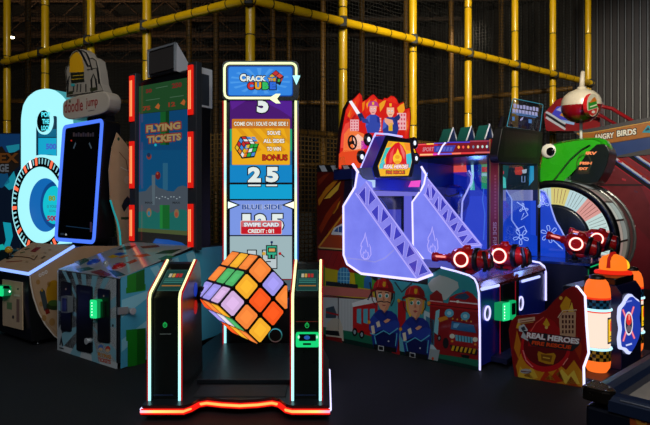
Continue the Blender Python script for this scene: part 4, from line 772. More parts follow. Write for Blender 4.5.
# firefighters
SK = c('e0a27c'); SKD = c('b87454'); NV = c('1b2f8a'); NVD = c('121c58'); HL = c('b81c20'); HD = c('7c1014'); CYN = c('58b8d8')
def firefighter(dx, dy, woman):
    X = lambda pts: [(x+dx, y+dy) for x, y in pts]
    # torso and crossed arms
    ar.poly(X([(374, 314), (379, 309.5), (392, 311), (397, 315), (400, 324), (400, 333), (397, 352), (374, 348), (371, 330), (370, 320)]), NV, 15)
    ar.poly(X([(376, 330), (396, 333.5), (396.5, 352), (375.5, 348)]), NVD, 16)
    ar.poly(X([(369.5, 322), (374, 315.5), (379, 320), (386, 324), (395, 320), (399.6, 322), (399, 330), (391, 333), (382, 329), (373, 334.5), (369.5, 329)]), c('2540a4'), 17)
    ar.line(X([(370.5, 333), (376, 335), (384, 330.5), (390, 334), (398.5, 328)]), 1.1, CYN, 18); ar.line(X([(375, 336), (376.6, 344)]), 1, CYN, 18); ar.line(X([(397.4, 333), (396, 346)]), .9, CYN, 18)
    ar.poly(X([(376.4, 322.5), (379.6, 320.5), (381, 326), (378, 327.4)]), c('e8dcc0'), 19); ar.poly(X([(371.4, 326), (374.6, 325), (375.6, 333), (372.6, 334)]), c('e8dcc0'), 19)
    ar.poly(X([(384, 321), (388, 318.5), (391, 319.4), (388.6, 322), (386, 323)]), SK, 19); ar.ell(369.6+dx, 322+dy, 1.6, 1.8, c('e0a028'), 19)
    ar.poly(X([(380, 310), (389, 311.4), (386, 316.5)]), c('16246c'), 18); ar.poly(X([(382, 309), (387.6, 309.6), (385, 313)]), SKD, 19)
    ar.poly(X([(374, 344), (397, 348), (396.6, 352.4), (374.4, 348.6)]), c('14161c'), 20); ar.line(X([(379, 345.5), (384, 346.3), (384, 350.6), (379, 349.8)]), 1, c('c8ccd0'), 21, True)
    ar.ell(389+dx, 341+dy, .8, .8, c('c8ccd0'), 19)
    # head
    hd = [(376.2, 290), (378, 303), (381, 309), (384.6, 311), (388.4, 309.4), (391, 303), (392, 290.6)]
    if woman:
        ar.poly(X([(374.4, 290), (376, 304), (379, 310), (382, 306), (379, 292)]), c('e0b83a'), 19); ar.poly(X([(389.6, 291), (389, 304), (390.6, 308), (393, 303), (393.8, 291)]), c('c89828'), 19)
    else: ar.poly(X([(374.6, 288), (376.4, 300), (378.4, 303), (379.6, 292), (390, 292), (391, 303), (393.4, 298), (394, 289)]), c('241a1c'), 19)
    ar.poly(X(hd), SK, 20); ar.poly(X([(384.6, 311), (388.4, 309.4), (391, 303), (392, 290.6), (388.6, 291), (388, 302)]), c('cc8c68'), 21)
    if woman: ar.poly(X([(377, 290), (385, 290.6), (379, 297)]), c('e0b83a'), 22)
    for x in (380.6, 387.4): ar.ell(x+dx, 295.6+dy, 2, 2.2, c('f4f4f0'), 22); ar.ell(x+dx, 295.8+dy, 1.4, 1.7, c('38a8a0'), 23); ar.ell(x+dx, 296+dy, .6, .8, c('101418'), 24)
    for x, s in ((380.6, -.5), (387.4, .5)): ar.line(X([(x-2, 292.4-s), (x+2, 292.4+s)]), .9, c('3a2418' if not woman else '8a6420'), 24)
    ar.poly(X([(383.6, 297), (384.6, 297), (385.6, 300.4), (383.2, 300.6)]), SKD, 23)
    if woman: ar.poly(X([(381.8, 303.6), (384.4, 303), (387, 304), (384.4, 305.6)]), c('b84848'), 23)
    else: ar.line(X([(377.6, 302), (382, 301), (384.4, 301.8), (388, 301.4), (391.4, 303)]), 1, c('241a1c'), 24); ar.poly(X([(382, 304.4), (387, 304.8), (384.6, 306.2)]), c('a84a44'), 23)
    # helmet with crest and lamp
    ar.poly(X([(373.6, 288), (375, 283), (378.4, 279.4), (384, 278), (389.6, 279.6), (393, 284), (394.4, 289.6)]), HL, 25); ar.poly(X([(386, 278.2), (389.6, 279.6), (393, 284), (394.4, 289.6), (389.4, 289)]), HD, 26); ar.line(X([(379.6, 279.6), (378, 287)]), .9, c('e04a40'), 27)
    ar.poly(X([(371.4, 289.6), (378, 287), (390, 288), (396, 291.6), (395, 293.4), (388, 291), (378, 290), (372, 292)]), HD, 26); ar.poly(X([(383.8, 281.4), (386.6, 281.8), (386.4, 286), (384.6, 287), (383.2, 285.4)]), c('d8a020'), 28)
    ar.line(X([(371.6, 291), (373, 300), (376.4, 305)]), .8, c('2a1a1c'), 24); ar.line(X([(395.4, 292.6), (394.6, 300), (391.6, 306)]), .8, c('2a1a1c'), 24)
firefighter(0, 0, False); firefighter(31.5, 7, True)
ar.ell(399.5, 300.5, 1.6, 1.8, c('d89a28'), 29); ar.ell(429.5, 303, 1.6, 2, c('d89a28'), 29)
mb.build('side_panel', gcab)
mb = MB(); mb.tube([s0.p3(x, y, .002) for x, y in ((441, 267.4), (456, 271.2), (469.5, 275.4), (474.6, 279), (477.2, 284), (479, 293), (480, 330), (480, 370))], .0085, NEON, 8); mb.build('led_edge', gcab)
mb = MB(); mb.tube([(WF-.008, y, z) for y, z in ((.45, .748), (.12, .746), (.05, .735), (.005, .70), (-.012, .64), (-.012, .34))], .0105, NEON, 8); mb.build('led_edge', gcab)
mb = MB(); mb.extr([(0, .05), (0, .64), (.02, .70), (.06, .73), (.5, .735), (.5, .05)], 'x', WF-.016, WF, NAVY); mb.build('side_panel', gcab)
# front: blue panels, dark middle column, lit rings, LED bars
mb = MB(); ar = Art(mb, f0); ar.panel([(480.5, 292), (499.5, 286), (499.5, 357), (480.5, 366)], -.004, NAVY); mb.build('front_panel', gcab); mb = MB(); ar = Art(mb, f0); ar.panel([(516, 281.5), (543, 274), (545, 329), (516, 346)], -.004, NAVY); mb.build('front_panel', gcab)
mb = MB(); q = [f0.px(*p) for p in ((499.7, 284.5), (515.8, 280.5), (515.8, 347), (499.7, 357))]; mb.prism(f0, q, .001, .03, P('08090c', .35)); ar = Art(mb, f0.off(.03))
for x, y0, y1 in ((500, 285, 356.5), (515.4, 281, 347)): ar.line([(x, y0), (x, y1)], .8, E('a01424', .6))
mb.build('middle_column', gcab)
for x, y in ((486.2, 313), (519.6, 303.2)):
    mb = MB(); q = f0.p3(x, y, .012); rr = 6.6*(FY_+.2)/F if x < 500 else 6.4*5.1/F
    mb.ring(q, (0, 1, 0), rr, .0075, NEON, 26); mb.lathe(q, (0, -1, 0), [(rr, -.006), (rr*.4, -.004), (0, .0)], P('121c5c', .3), 24); mb.build('ring_speaker', gcab)
for a_, b_ in (((480.5, 289), (497, 285.2)), ((521, 281.2), (538, 276.6))):
    mb = MB(); mb.tube([f0.p3(*a_, .012), f0.p3(*b_, .012)], .014, E('b9c4ff', 1.4), 8); mb.build('led_bar', gcab)
mb = MB(); p1 = f0.off(.10); q = [p1.px(*p) for p in rrect(502.5, 303.5, 510, 321.5, 1.2, -.2)]; mb.prism(p1, q, -.07, 0, E('0aa060', .7), E('26f090', .9)); ar = Art(mb, p1)
for i in range(5): ar.ell(504.5, 306.5+3*i, .6, .8, E('e0fff0', 1.4))
p1 = f0.off(.05); mb.build('card_reader', gcab, label='green lit card reader'); mb = MB(); q = [p1.px(*p) for p in rrect(510.8, 301, 516, 320, 1.4, -.2)]; mb.prism(p1, q, -.02, 0, E('10c070', .75)); ar = Art(mb, p1); ar.poly(rrect(511.6, 303.5, 515.6, 315, .8, -.2), P('06120e', .3)); mb.build('reader_screen', gcab, label='green framed reader screen')
# red-brown front lip of the deck, lilac lit deck
mb = MB(); mb.extr([(-.014, .655), (-.014, .675), (.03, .713), (.05, .713), (.05, .69), (.01, .65)], 'x', .018, WF-.018, P('6a1a14', .25, 0, .2, 8, .5)); mb.build('deck_lip', gcab)
mb = MB(); mb.box((.02, .05, .698), (WF-.02, .5, .718), P('8a88e0', .2, 0, .1, 6, .6)); mb.build('deck', gcab)
mb = MB(); mb.box((.22, -.14, .03), (WF-.03, 0, .07), P('1c2148', .4)); mb.build('footplate', gcab)
feet(G1, [(.1, .15), (.1, 1.6), (WF-.1, .15), (WF-.1, 1.6), (.3, -.1), (WF-.1, -.1)], .06)
# play field between the wings
mb = MB(); mb.box((.0, 1.50, .72), (1.42, 1.56, 1.72), P('141c70', .4)); mb.box((.02, .5, .72), (1.40, 1.5, .735), P('20248a', .3)); pf_ = mb.build('play_field', G1)
yb = 1.49; bp = fr.Y(yb); mb = MB(); q = [bp.px(*p) for p in ((374.5, 196), (402.5, 196), (402.5, 236), (374.5, 236))]; mb.prism(bp, q, -.01, .02, P('07080e', .25)); ar = Art(mb, bp.off(.02)); ar.rect(376, 198, 401, 234, E('0a0e3c', .6, True)); ar.poly([(388, 209.5), (401, 209.5), (401, 234), (396, 234)], E('3a3cb8', .8, True), 1); ar.line([(380, 198), (386, 206), (392, 222)], .8, E('3040a8', .7, True), 1); mb.build('game_screen', pf_)
mb = MB(); q = [bp.px(*p) for p in ((371, 186), (426, 186), (426, 196), (371, 196))]; mb.prism(bp, q, .0, .06, E('8a86ea', .8), E('7c78e0', .85)); q = [bp.px(*p) for p in ((402.5, 196), (410, 196), (410, 252), (402.5, 252))]; mb.prism(bp, q, 0, .03, E('6a6ae8', .8)); mb.build('lit_frame', pf_)
ACF = ACR('7a80ff', 1.12, .80); LADM = ACR('948cff', 1.0, .55); ETCH = E('b4aaff', 1.0); EDGE = E('d9d0ff', 1.45)
def wing(xc, poly, lad, edge, flame, flo, tri, nm, arc=None):
    wp = fr.X(xc); mb = MB(); q = [wp.px(*p) for p in poly]; mb.prism(wp, q, -.012, 0, ACF); w = mb.build('acrylic_wing', G1)
    mb = MB(); mb.tube([wp.p3(x, y, -.006) for x, y in edge], .0135, EDGE, 8); mb.build('led_edge', w)
    mb = MB(); ar = Art(mb, wp); (l0, l1), (r0, r1) = lad
    ar.poly([l0, l1, r1, r0], LADM, 0); ar.line([l0, l1], 1.3, ETCH, 1); ar.line([r0, r1], 1.3, ETCH, 1); ar.line([l1, r1], 1.2, ETCH, 1)
    N = tri
    for i in range(N):
        L_ = lambda t: (l0[0]+(l1[0]-l0[0])*t, l0[1]+(l1[1]-l0[1])*t); R_ = lambda t: (r0[0]+(r1[0]-r0[0])*t, r0[1]+(r1[1]-r0[1])*t)
        t0, t1 = i/N+.012, (i+1)/N-.012; tm = (t0+t1)/2
        def ins(p): # inset triangles
            cx = sum(a[0] for a in p)/3; cy = sum(a[1] for a in p)/3; return [(cx+(a[0]-cx)*.66, cy+(a[1]-cy)*.66) for a in p]
        T1 = ins([L_(t0), R_(t0), L_(t1)]); T2 = ins([R_(t0+.03), R_(t1+.0), L_(t1)])
        for T in (T1, T2): ar.poly(T, ACR('3a38c8', .8, .9), 1); ar.line(T, .7, ETCH, 2, True)
    fx, fy = flame; s = flo
    F1 = [(0, -14), (-1.4, -8), (-4.2, -3), (-4.6, 0), (-3.4, -.6), (-5, 5), (-4, 10), (-1, 13), (3, 12.4), (5.6, 8), (5, 1), (4, -2.4), (2.6, .6), (1.8, -4), (.6, -9)]
    F2 = [(-1.6, 12), (-2.6, 8), (-1.4, 5), (-.6, 7), (.4, 3), (1.6, 6), (2.4, 5.4), (3, 9), (1.6, 12)]
    for f_ in (F1, F2): ar.line([(fx+x*s, fy+y*s) for x, y in f_], .9, ETCH, 1, True)
    if arc: ar.line(arc, 1.4, ACR('a8a4ff', .9, .5), 1)  # reflection of the lit edge, drawn in as a glowing arc
    mb.build('etched_ladder', w); return w
wing(-.03, [(356, 170), (354, 191), (343.4, 206), (343.6, 255), (347, 264), (361, 273.5), (417, 280), (432, 274.5), (411, 243), (373, 193), (371, 182), (362, 178)],
     (((355.5, 193), (417, 279)), ((366, 181.5), (432, 274))), [(352.3, 164), (357.5, 172), (355, 187), (343.4, 206), (343.6, 255), (347, 264), (361, 273.5), (417, 280), (432, 274.5)], (365.5, 246.5), 1, 5, 'left', [(346, 258), (360, 259.5), (375, 262), (385, 258), (394, 250)])
wing(1.25, [(421.5, 168), (426, 176), (427.5, 178), (482, 245), (476, 262), (449, 267.5), (429, 266), (413, 246.5), (412, 202), (421, 190)],
     (((424, 194), (463, 246)), ((428, 179), (481, 245))), [(421, 166.5), (425.8, 174.5), (424, 184), (421, 190), (412.2, 202), (413, 246.5), (429, 266), (449, 267.5)], (432.5, 240.5), 1, 5, 'right')
# sign housing with hexagonal backlit picture, lamps either side
hp = fr.Y(1.2); HX = [(386, 134.8), (412.4, 139.6), (415.6, 160), (412.4, 177.6), (375, 178.6), (372.4, 167.5)]
mb = MB(); q = [hp.px(*p) for p in rpts(HX, 2, 3)]; mb.prism(hp, q, -.14, 0, P('2044e0', .3, 0, .1, 6, .4), P('15181f', .3)); sign = mb.build('sign_housing', G1, .006)
mb = MB(); ar = Art(mb, hp, .0015); e_ = lambda h, s=1.0: E(h, s)
PIC = [(388.2, 141), (409.6, 143), (411.8, 161.5), (408.3, 175.6), (380.2, 176.2), (377.8, 166)]; ar.poly(PIC, e_('f4b81c'), 0)
ar.poly([(385.6, 148), (391, 147), (384, 160), (380, 163)], e_('3ac8c0'), 1); ar.poly([(379.4, 164), (384, 160), (386, 168), (379, 169)], e_('48c8d0'), 1); ar.poly([(404, 155), (410.8, 153), (411.6, 161), (410, 168), (404, 166)], e_('4ac4d4'), 1); ar.poly([(404, 143), (409.6, 143.2), (410.4, 151), (406, 150)], e_('f89028'), 1); ar.poly([(388.6, 142), (393, 142), (389, 147), (386.8, 147)], e_('e8a030'), 1)
ar.poly([(385.4, 164), (386, 155), (389.4, 149), (395, 143.4), (398.4, 142.2), (402.4, 146), (405.6, 152), (406.4, 164)], e_('d81a1c', 1.05), 2); ar.poly([(388.4, 163), (390, 153), (394, 147), (392.6, 156), (391.6, 163)], e_('f0504a'), 3); ar.poly([(399.4, 144), (402, 147), (404.6, 153), (404, 160), (401, 152)], e_('f07068'), 3)
ar.ell(397, 158.6, 4.4, 5.4, e_('f8c428', 1.05), 4); ar.poly([(395.4, 154), (397.4, 148.4), (399.4, 154)], e_('f8c428', 1.05), 4); ar.ell(397, 157, 2.4, 2, e_('f0a018'), 5); ar.ell(397, 162, 3, 1.4, e_('f0a018'), 5)
ar.otext('REAL HEROES', 383, 164.6, 407, 168.6, e_('fff0ee'), e_('c03050'), 6, 0, .04, 1, .7); ar.otext('FIRE RESCUE', 386, 171, 404, 173.6, e_('e85a20'), e_('5a2a20'), 6, 0, .04, 0, .7)
mb.build('backlit_picture', sign)
mb = MB(); rp_ = fr.Y(1.345); mb.tube([rp_.p3(x, y) for x, y in ((364, 180), (361.0, 168), (375.6, 133.4), (388, 134.2), (402, 136.6))], .011, E('b8b8ff', 1.3), 6); mb.build('led_edge', sign)
for x, y, d_ in ((368.6, 139.4, -.2), (361.8, 156.8, -.2), (414.6, 143, -.1), (416.2, 158.4, -.1)):
    c_ = fr.Y(1.2-d_).p3(x, y); mb = MB(); mb.cyl(c_+Vector((0, .10, 0)), c_, .06, P('101218', .3), 18, .068); mb.ring(c_, (0, 1, 0), .056, .013, P('0a0a0e', .3), 20); mb.cyl(c_+Vector((0, -.002, 0)), c_+Vector((0, -.006, 0)), .026, E('e6eeff', 1.3), 16)
    mb.tube([c_+Vector((0, .06, 0)), c_+Vector((.09 if x < 390 else -.09, .08, 0))], .014, BLACK, 6); mb.build('spot_lamp', sign)
# brackets, lit blocks under the sign
mb = MB(); mb.box((-.02, 1.28, 1.60), (1.44, 1.50, 1.70), P('16205c', .35)); q = None; mb.box((.1, 1.24, 1.5), (1.3, 1.36, 1.62), P('1c2a80', .3)); mb.build('header_beam', G1)
mb = MB(); gp = fr.Y(1.23); q = [gp.px(*p) for p in ((358.5, 168), (370, 167.5), (375, 178.6), (362.5, 179))]; mb.prism(gp, q, -.02, .02, P('6c7280', .4)); mb.build('grey_bracket', G1)
mb = MB(); q = [gp.px(*p) for p in ((356.5, 180), (372.8, 180), (372.8, 187.5), (359, 187.5))]; mb.prism(gp, q, .0, .03, E('b4d2f4', .95)); mb.build('lit_block', G1, label='pale blue lit block')
mb = MB(); q = [gp.px(*p) for p in ((411, 181), (418.6, 180.4), (417, 187), (408.2, 187))]; mb.prism(gp, q, .0, .03, E('f050c8', 1.0)); mb.build('lit_block', G1, label='magenta lit block')
# flame-shaped topper with two firefighters
tpn = fr.Y(1.42); mb = MB(); ar = Art(mb, tpn, .001, .0006)
FO = [(339, 150), (340, 136), (342.5, 122), (345, 109), (349, 101.5), (354, 97), (358.6, 92), (361, 95), (361.8, 100.5), (366, 98.6), (369, 95.5), (372.5, 93.4), (376, 95), (378.4, 98), (383.4, 99.2), (385, 97), (388, 97.6), (391.6, 94.8), (395, 95.6), (397.6, 98.4), (399.4, 103), (404.2, 101), (405, 104), (406, 108.4), (410.4, 107), (411.2, 116), (410, 130), (408.4, 146), (408, 168), (338, 168)]
q = [tpn.px(*p) for p in FO]; mb.prism(tpn, q, -.03, 0, P('2a0e10', .4)); top = mb.build('flame_topper', G1)
mb = MB(); ar = Art(mb, tpn, .001, .0006)
e_ = lambda h, s=.95: E(h, s)
FI = [(x+(.8 if x < 375 else -.8), y+.9) for x, y in FO]; ar.poly(FI, e_('d41c14'), 0)
for pts, h in (([(346, 112), (350, 104), (355, 99), (358.6, 94), (359.6, 100), (356, 112), (350, 121)], 'e83418'), ([(347.4, 116), (351, 107), (356, 101), (354, 110), (350, 118)], 'f08a1c'), ([(363, 106), (367, 100), (372, 96), (376, 99), (378, 104), (372, 110), (366, 114)], 'e02818'), ([(366, 104), (370, 99), (369, 104), (367, 109)], 'f4a020'), ([(373, 101), (376, 99), (377.6, 105), (376, 110)], 'f4901c'), ([(362, 103), (365, 101), (364, 109), (362.4, 112)], 'f07c18'), ([(379, 104), (383, 101), (386, 100), (384, 106), (380, 112)], 'f0a024'), ([(385, 100), (391.6, 97), (395.6, 98.6), (397, 104), (390, 102)], 'e82c18'), ([(397, 108), (400, 105), (404, 103), (404.6, 110), (400, 117)], 'f4a224'), ([(404, 118), (408, 110), (410, 112), (409, 128), (405, 140)], 'e03018'), ([(406, 122), (408.6, 115), (408.4, 126), (406, 132)], 'f07820'),
               ([(340.4, 148), (341.6, 134), (345, 124), (349, 122), (350, 148)], 'f0483a'), ([(346, 120), (352, 114), (356, 116), (352, 122)], 'b01818'), ([(344, 134), (349, 128), (364, 134), (364, 150), (343, 152)], 'f87a3c'), ([(352, 138), (358, 134), (363, 138), (363, 148), (354, 150)], 'ffd8c8'), ([(338.8, 154), (343, 150), (364, 150), (364, 167.5), (338.6, 167.5)], 'e8481c'), ([(339, 158), (344, 156), (346, 167), (339, 167.4)], '2a5a20'), ([(361, 141), (366, 140), (367, 148), (361, 150)], 'c028a8')): ar.poly(pts, e_(h), 1)
for x0, y0, x1, y1 in ((350, 119.6, 358.6, 131), (397, 113, 406, 130), (377.6, 118, 381, 131)):
    ar.rect(x0, y0, x1, y1, e_('f0b4b8'), 2)
    for i in range(3):
        for j in range(4): ar.rect(x0+.8+i*(x1-x0-.6)/3, y0+1+j*(y1-y0)/4, x0+.8+(i+.55)*(x1-x0-.6)/3, y0+1+(j+.5)*(y1-y0)/4, e_('d4485c'), 3)
ar.poly([(348.6, 101.5), (351.6, 100.6), (361.4, 115.4), (358.6, 117.6)], e_('f0ecf4', 1.05), 4); ar.poly([(356.8, 114.4), (361.4, 112.6), (364.6, 118.6), (360, 121.4)], e_('1c2a58'), 5)
def ff(x, y, hel, fac, bod, s=1.0, L=5):
    Q = lambda pts: [(x+a*s, y+b*s) for a, b in pts]
    ar.poly(Q([(-7, 9), (-3, 6), (3, 6), (7, 9), (8.4, 18), (6, 26), (-6, 26), (-8, 18)]), e_(bod), L); ar.poly(Q([(-7, 9), (-3, 7), (-4, 16), (-8, 19)]), e_('4a62c0'), L+1); ar.poly(Q([(4, 8), (7, 9), (8, 16), (4.6, 14)]), e_('22308a'), L+1)
    ar.poly(Q([(-3.6, -4), (3.6, -4), (3.8, 2), (1.6, 6.2), (-1.6, 6.2), (-3.8, 2)]), e_(fac), L+2)
    for sx in (-1.4, 1.6): ar.ell(x+sx*s, y+.2*s, .8*s, 1*s, e_('fff8f0'), L+3); ar.ell(x+sx*s, y+.3*s, .4*s, .6*s, e_('203048'), L+4)
    ar.line(Q([(-1.4, 3.8), (1.4, 3.8)]), .5, e_('8a3430'), L+3)
    ar.poly(Q([(-6, -2.4), (-5, -6.4), (-2, -8.6), (2, -8.6), (5, -6.6), (6.4, -2.4), (3.4, -3.4), (-3.4, -3.4)]), e_(hel), L+4)
    ar.poly(Q([(-1.2, -7.6), (1.2, -7.6), (1, -4.4), (-1, -4.4)]), e_('f4b830'), L+5)
ff(372.6, 109, 'b8388c', 'f0a8a0', '3448a8', .92); ff(390, 111, 'd81c1c', 'f4b896', '26388c', 1.0)
ar.poly([(360, 117), (367, 119.4), (369, 124), (362, 122.6)], e_('2c3e90'), 10); ar.poly([(384, 118), (392, 120), (393, 124), (389, 127), (384, 122)], e_('f0a888'), 11); ar.poly([(393, 118), (398.6, 114), (400, 118), (396, 122)], e_('22306c'), 10); ar.rect(388, 123, 392, 131, e_('e0b020'), 11)
mb.build('backlit_print', top)
mb = MB(); c_ = tpn.p3(350, 142.6, .03); mb.ring(c_, (0, 1, 0), .066, .009, P('0c0c10', .35), 24); mb.cyl(c_+Vector((0, .005, 0)), c_-Vector((0, .012, 0)), .018, BLACK, 12)
for k in (90, 210, 330): mb.tube([c_, c_+Vector((math.cos(R(k))*.06, 0, math.sin(R(k))*.06))], .008, BLACK, 6)
mb.tube([c_, c_+Vector((0, .04, 0))], .014, BLACK, 8); mb.build('steering_wheel', top)
mb = MB(); mb.box((.15, 1.43, 1.60), (.22, 1.47, 2.2), BLACK); mb.box((1.1, 1.43, 1.60), (1.17, 1.47, 2.2), BLACK); mb.build('topper_bracket', G1)
# water cannons
REDP = P('e41a1c', .22, 0, .05, 10, .6)
def cannon(root, x, y, z, yaw, zd, s=1.0, pitch=0):
    M3 = Matrix.Translation((x, y, z)) @ Matrix.Rotation(R(yaw), 4, 'Z') @ Matrix.Rotation(R(pitch), 4, 'X') @ Matrix.Scale(s, 4)
    T = lambda a, b, c: M3 @ Vector((a, b, c)); ay = (M3.to_3x3() @ Vector((0, 1, 0))).normalized(); ax = (M3.to_3x3() @ Vector((-1, 0, 0))).normalized()
    mb = MB(); mb.lathe(T(0, -.20, 0), ay, [(r*s, h*s) for r, h in ((0, 0), (.06, 0), (.075, .015), (.082, .05), (.082, .10), (.092, .13), (.098, .18), (.098, .26), (.088, .31), (.062, .335), (.045, .34), (.045, .37), (.034, .375), (.034, .47), (.044, .475), (.046, .52), (.036, .525), (.03, .49), (0, .49))], REDP, 24)
    mb.cyl(T(0, .0, .07), T(0, .0, .125), .055*s, REDP, 16, .03*s); mb.tube([T(0, -.12, -.06), T(0, -.05, -.11), T(0, .05, -.11), T(0, .1, -.07)], .03*s, REDP, 8)
    g = mb.build('water_cannon', root)
    mb = MB(); c_ = T(-.092, .02, .0); mb.cyl(T(-.06, .02, 0), c_, .078*s, REDP, 24, .074*s); mb.ring(c_+ax*.009*s, ax, .060*s, .008*s, E('ffd8cc', 1.6), 28); mb.ring(c_-ax*.002, ax, .060*s, .0135*s, E('ff2a18', .9), 28); mb.cyl(c_, c_+ax*.006, .05*s, E('b00c10', .55), 24); mb.build('ring_light', g, label='white-lit ring on red disc')
    mb = MB(); pl = None; mb.tube([T(-.036, .19, .01), T(-.036, .28, .01)], .010*s, E('ff9a90', 1.1), 6); mb.build('side_light', g)
    mb = MB(); mb.lathe(T(0, -.115, 0), ay, [(.084*s, 0), (.104*s, .004*s), (.104*s, .04*s), (.09*s, .044*s)], P('0c0d10', .4), 24); mb.tube([T(-.06, -.17, .07), T(-.09, -.19, .02), T(-.085, -.2, -.06), T(-.05, -.17, -.09)], .017*s, P('0e0f12', .5), 8); mb.tube([T(.06, -.17, .07), T(.09, -.19, .02), T(.085, -.2, -.06), T(.05, -.17, -.09)], .017*s, P('0e0f12', .5), 8); mb.build('grip', g, label='black grips and band')
    mb = MB(); b_ = T(0, .02, -.09); mb.cyl((b_.x, b_.y, zd), (b_.x, b_.y, zd+.012), .06*s, BLACK, 18); mb.cyl((b_.x, b_.y, zd), (b_.x, b_.y, b_.z+.02), .032*s, P('16181c', .3), 14); mb.build('swivel_post', g)
    return g
cannon(G1, .35, .27, .868, 5, .718, 1.0); cannon(G1, 1.0, .17, .86, 3, .718, 1.08)

# ================================================================== SECOND SHOOTING GAME (red lit header, clear side)
fr = Fr(2.431, 5.742, FA)
G2 = thing('shooting_game', fr, 'shooting game cabin with red lit header, three small roof gables and clear blue-lit side', 'arcade machine')
s0 = fr.X(0); BLU = P('1430b0', .35, 0, .1, 6, .3)
mb = MB(); mb.extr([(-.345, .05), (-.345, .66), (-.30, .70), (.30, .70), (.30, .72), (1.8, .72), (1.8, .05)], 'x', .17, 1.35, P('0a1230', .4)); mb.box((.0, .58, .05), (.18, 1.8, .72), P('0a1230', .4)); gc2 = mb.build('cabinet', G2)
mb = MB(); mb.box((.15, -.37, .70), (1.37, .34, .725), P('1c3a8c', .2, 0, .1, 6, .6)); mb.build('gun_table', gc2)
mb = MB(); mb.tube([(.17, -.372, .69), (1.36, -.372, .69)], .006, E('18c070', .8), 6); mb.build('led_line', gc2, label='green LED line')
mb = MB(); mb.tube([(.17, -.35, .66), (.17, -.35, .1)], .006, E('0f7a48', .6), 6); mb.build('led_line', gc2, label='green LED line')
# corner post and header along the side
mb = MB(); q = [s0.px(*p) for p in ((487, 138), (500, 137.5), (500, 268), (487, 266))]; mb.prism(s0, q, -.05, 0, P('14120e', .4)); cp = mb.build('corner_post', G2)
mb = MB(); ar = Art(mb, s0); ar.rect(490.6, 139, 498, 262, P('a01416', .35, 0, 0, 30, .3)); ar.line([(490, 139), (490, 264)], .8, P('c89a50', .35), 1); ar.line([(498.6, 139), (498.6, 264)], .8, P('c89a50', .35), 1); ar.line([(488, 139), (488, 264)], 1, P('1a2a60', .35), 1)
for i in range(14): ar.rect(494.4, 175+3.2*i, 496.2, 177+3.2*i, P('c85a50', .4), 1)
ar.text('SIDE', 0, 0, 0, 0, P('d8a8a0', .4), 1, 0, .03, 0, [(492.4, 222.5), (492.4, 235.5), (496.6, 235.5), (496.6, 222.5)][::1] if False else [(493, 222), (493, 235), (496.6, 235), (496.6, 222)]); ar.text('FIRE', 0, 0, 0, 0, P('d8a8a0', .4), 1, 0, .03, 0, [(493, 237), (493, 249), (496.6, 249), (496.6, 237)])
mb.build('post_print', cp)
mb = MB(); hd = [(414, 147.5), (418, 143.2), (490.4, 139.6), (490.4, 154.4), (418, 157.4)]; q = [s0.px(*p) for p in hd]; mb.prism(s0, q, -.22, 0, P('2a0a10', .35)); hdr = mb.build('header', G2)
mb = MB(); ar = Art(mb, s0, .001); e_ = lambda h, s=.9: E(h, s)
ar.poly([(414.8, 147.5), (418.4, 144), (490, 140.4), (490, 153.4), (418.4, 156.6)], e_('7a0c1c'), 0); ar.poly([(414.8, 147.5), (418.4, 144), (438, 143), (436, 155.8), (418.4, 156.6)], e_('c81420'), 1)
ar.poly([(434, 146), (456, 145.2), (453, 151.8), (434, 152.4)], e_('3a3ea8'), 2)
for x0, x1, y, h in ((418, 426, 144.6, 'f05058'), (426.6, 434, 144.1, 'ffd060'), (434, 447, 143.4, '5a4ac0'), (447, 470, 142.4, '4a3ac8'), (470, 490, 141.2, 'a03a50')): ar.line([(x0, y), (x1, y-.3)], 1.2, e_(h, 1.1), 3)
for x0, x1, y, h in ((420, 433, 154.8, 'ffb880'), (433, 440, 154.4, 'e040c0'), (440, 452, 154, '7060e0'), (452, 461, 153.6, 'ff7a60'), (461, 475, 153.2, 'e03838'), (475, 490, 152.6, 'c86060')): ar.line([(x0, y), (x1, y-.3)], 1.6, e_(h, 1.1), 3)
ar.text('SPORT', 422.5, 147.4, 433.6, 151.6, e_('d88a98'), 4, -.03, .03, .6); 
for i in range(5): ar.poly([(437+3.4*i, 147), (439.4+3.4*i, 146.9), (438.2+3.4*i, 151), (435.8+3.4*i, 151.1)], e_('5a66c8'), 4)
for x, h in ((458.8, 'ffa840'), (463.4, 'f05048'), (468.4, 'f0a040'), (473.4, '6a7890'), (478, 'c0d0c8'), (482.6, 'a8c4c0'), (487, 'b0d0cc')): ar.ell(x, 147.2-(x-458)*.02, 1.1, 1.5, e_(h, 1.15), 4)
mb.build('backlit_strip', hdr)
mb = MB(); mb.tube([s0.p3(446, 142.6, .012), s0.p3(443, 146, .012), s0.p3(441, 150, .012), s0.p3(438.6, 154.6, .012)], .010, E('e4dcff', 1.3), 6); mb.build('light_tube', hdr)
zt = s0.px(470, 141.6)[1]
for y0 in (1.20, .96, .73):
    mb = MB(); tr = [(.0, zt), (.29, zt), (.145, zt+.20)]; mb.extr(tr, 'y', y0, y0+.13, P('0e4a44', .4), P('122a5c', .4)); gy = fr.Y(y0)
    for a_, b_ in ((tr[0], tr[2]), (tr[2], tr[1])): mb.tube([(a_[0], y0-.004, a_[1]+.01), (b_[0], y0-.004, b_[1])], .010, P('d8dcea', .4), 6)
    mb.build('roof_gable', hdr)
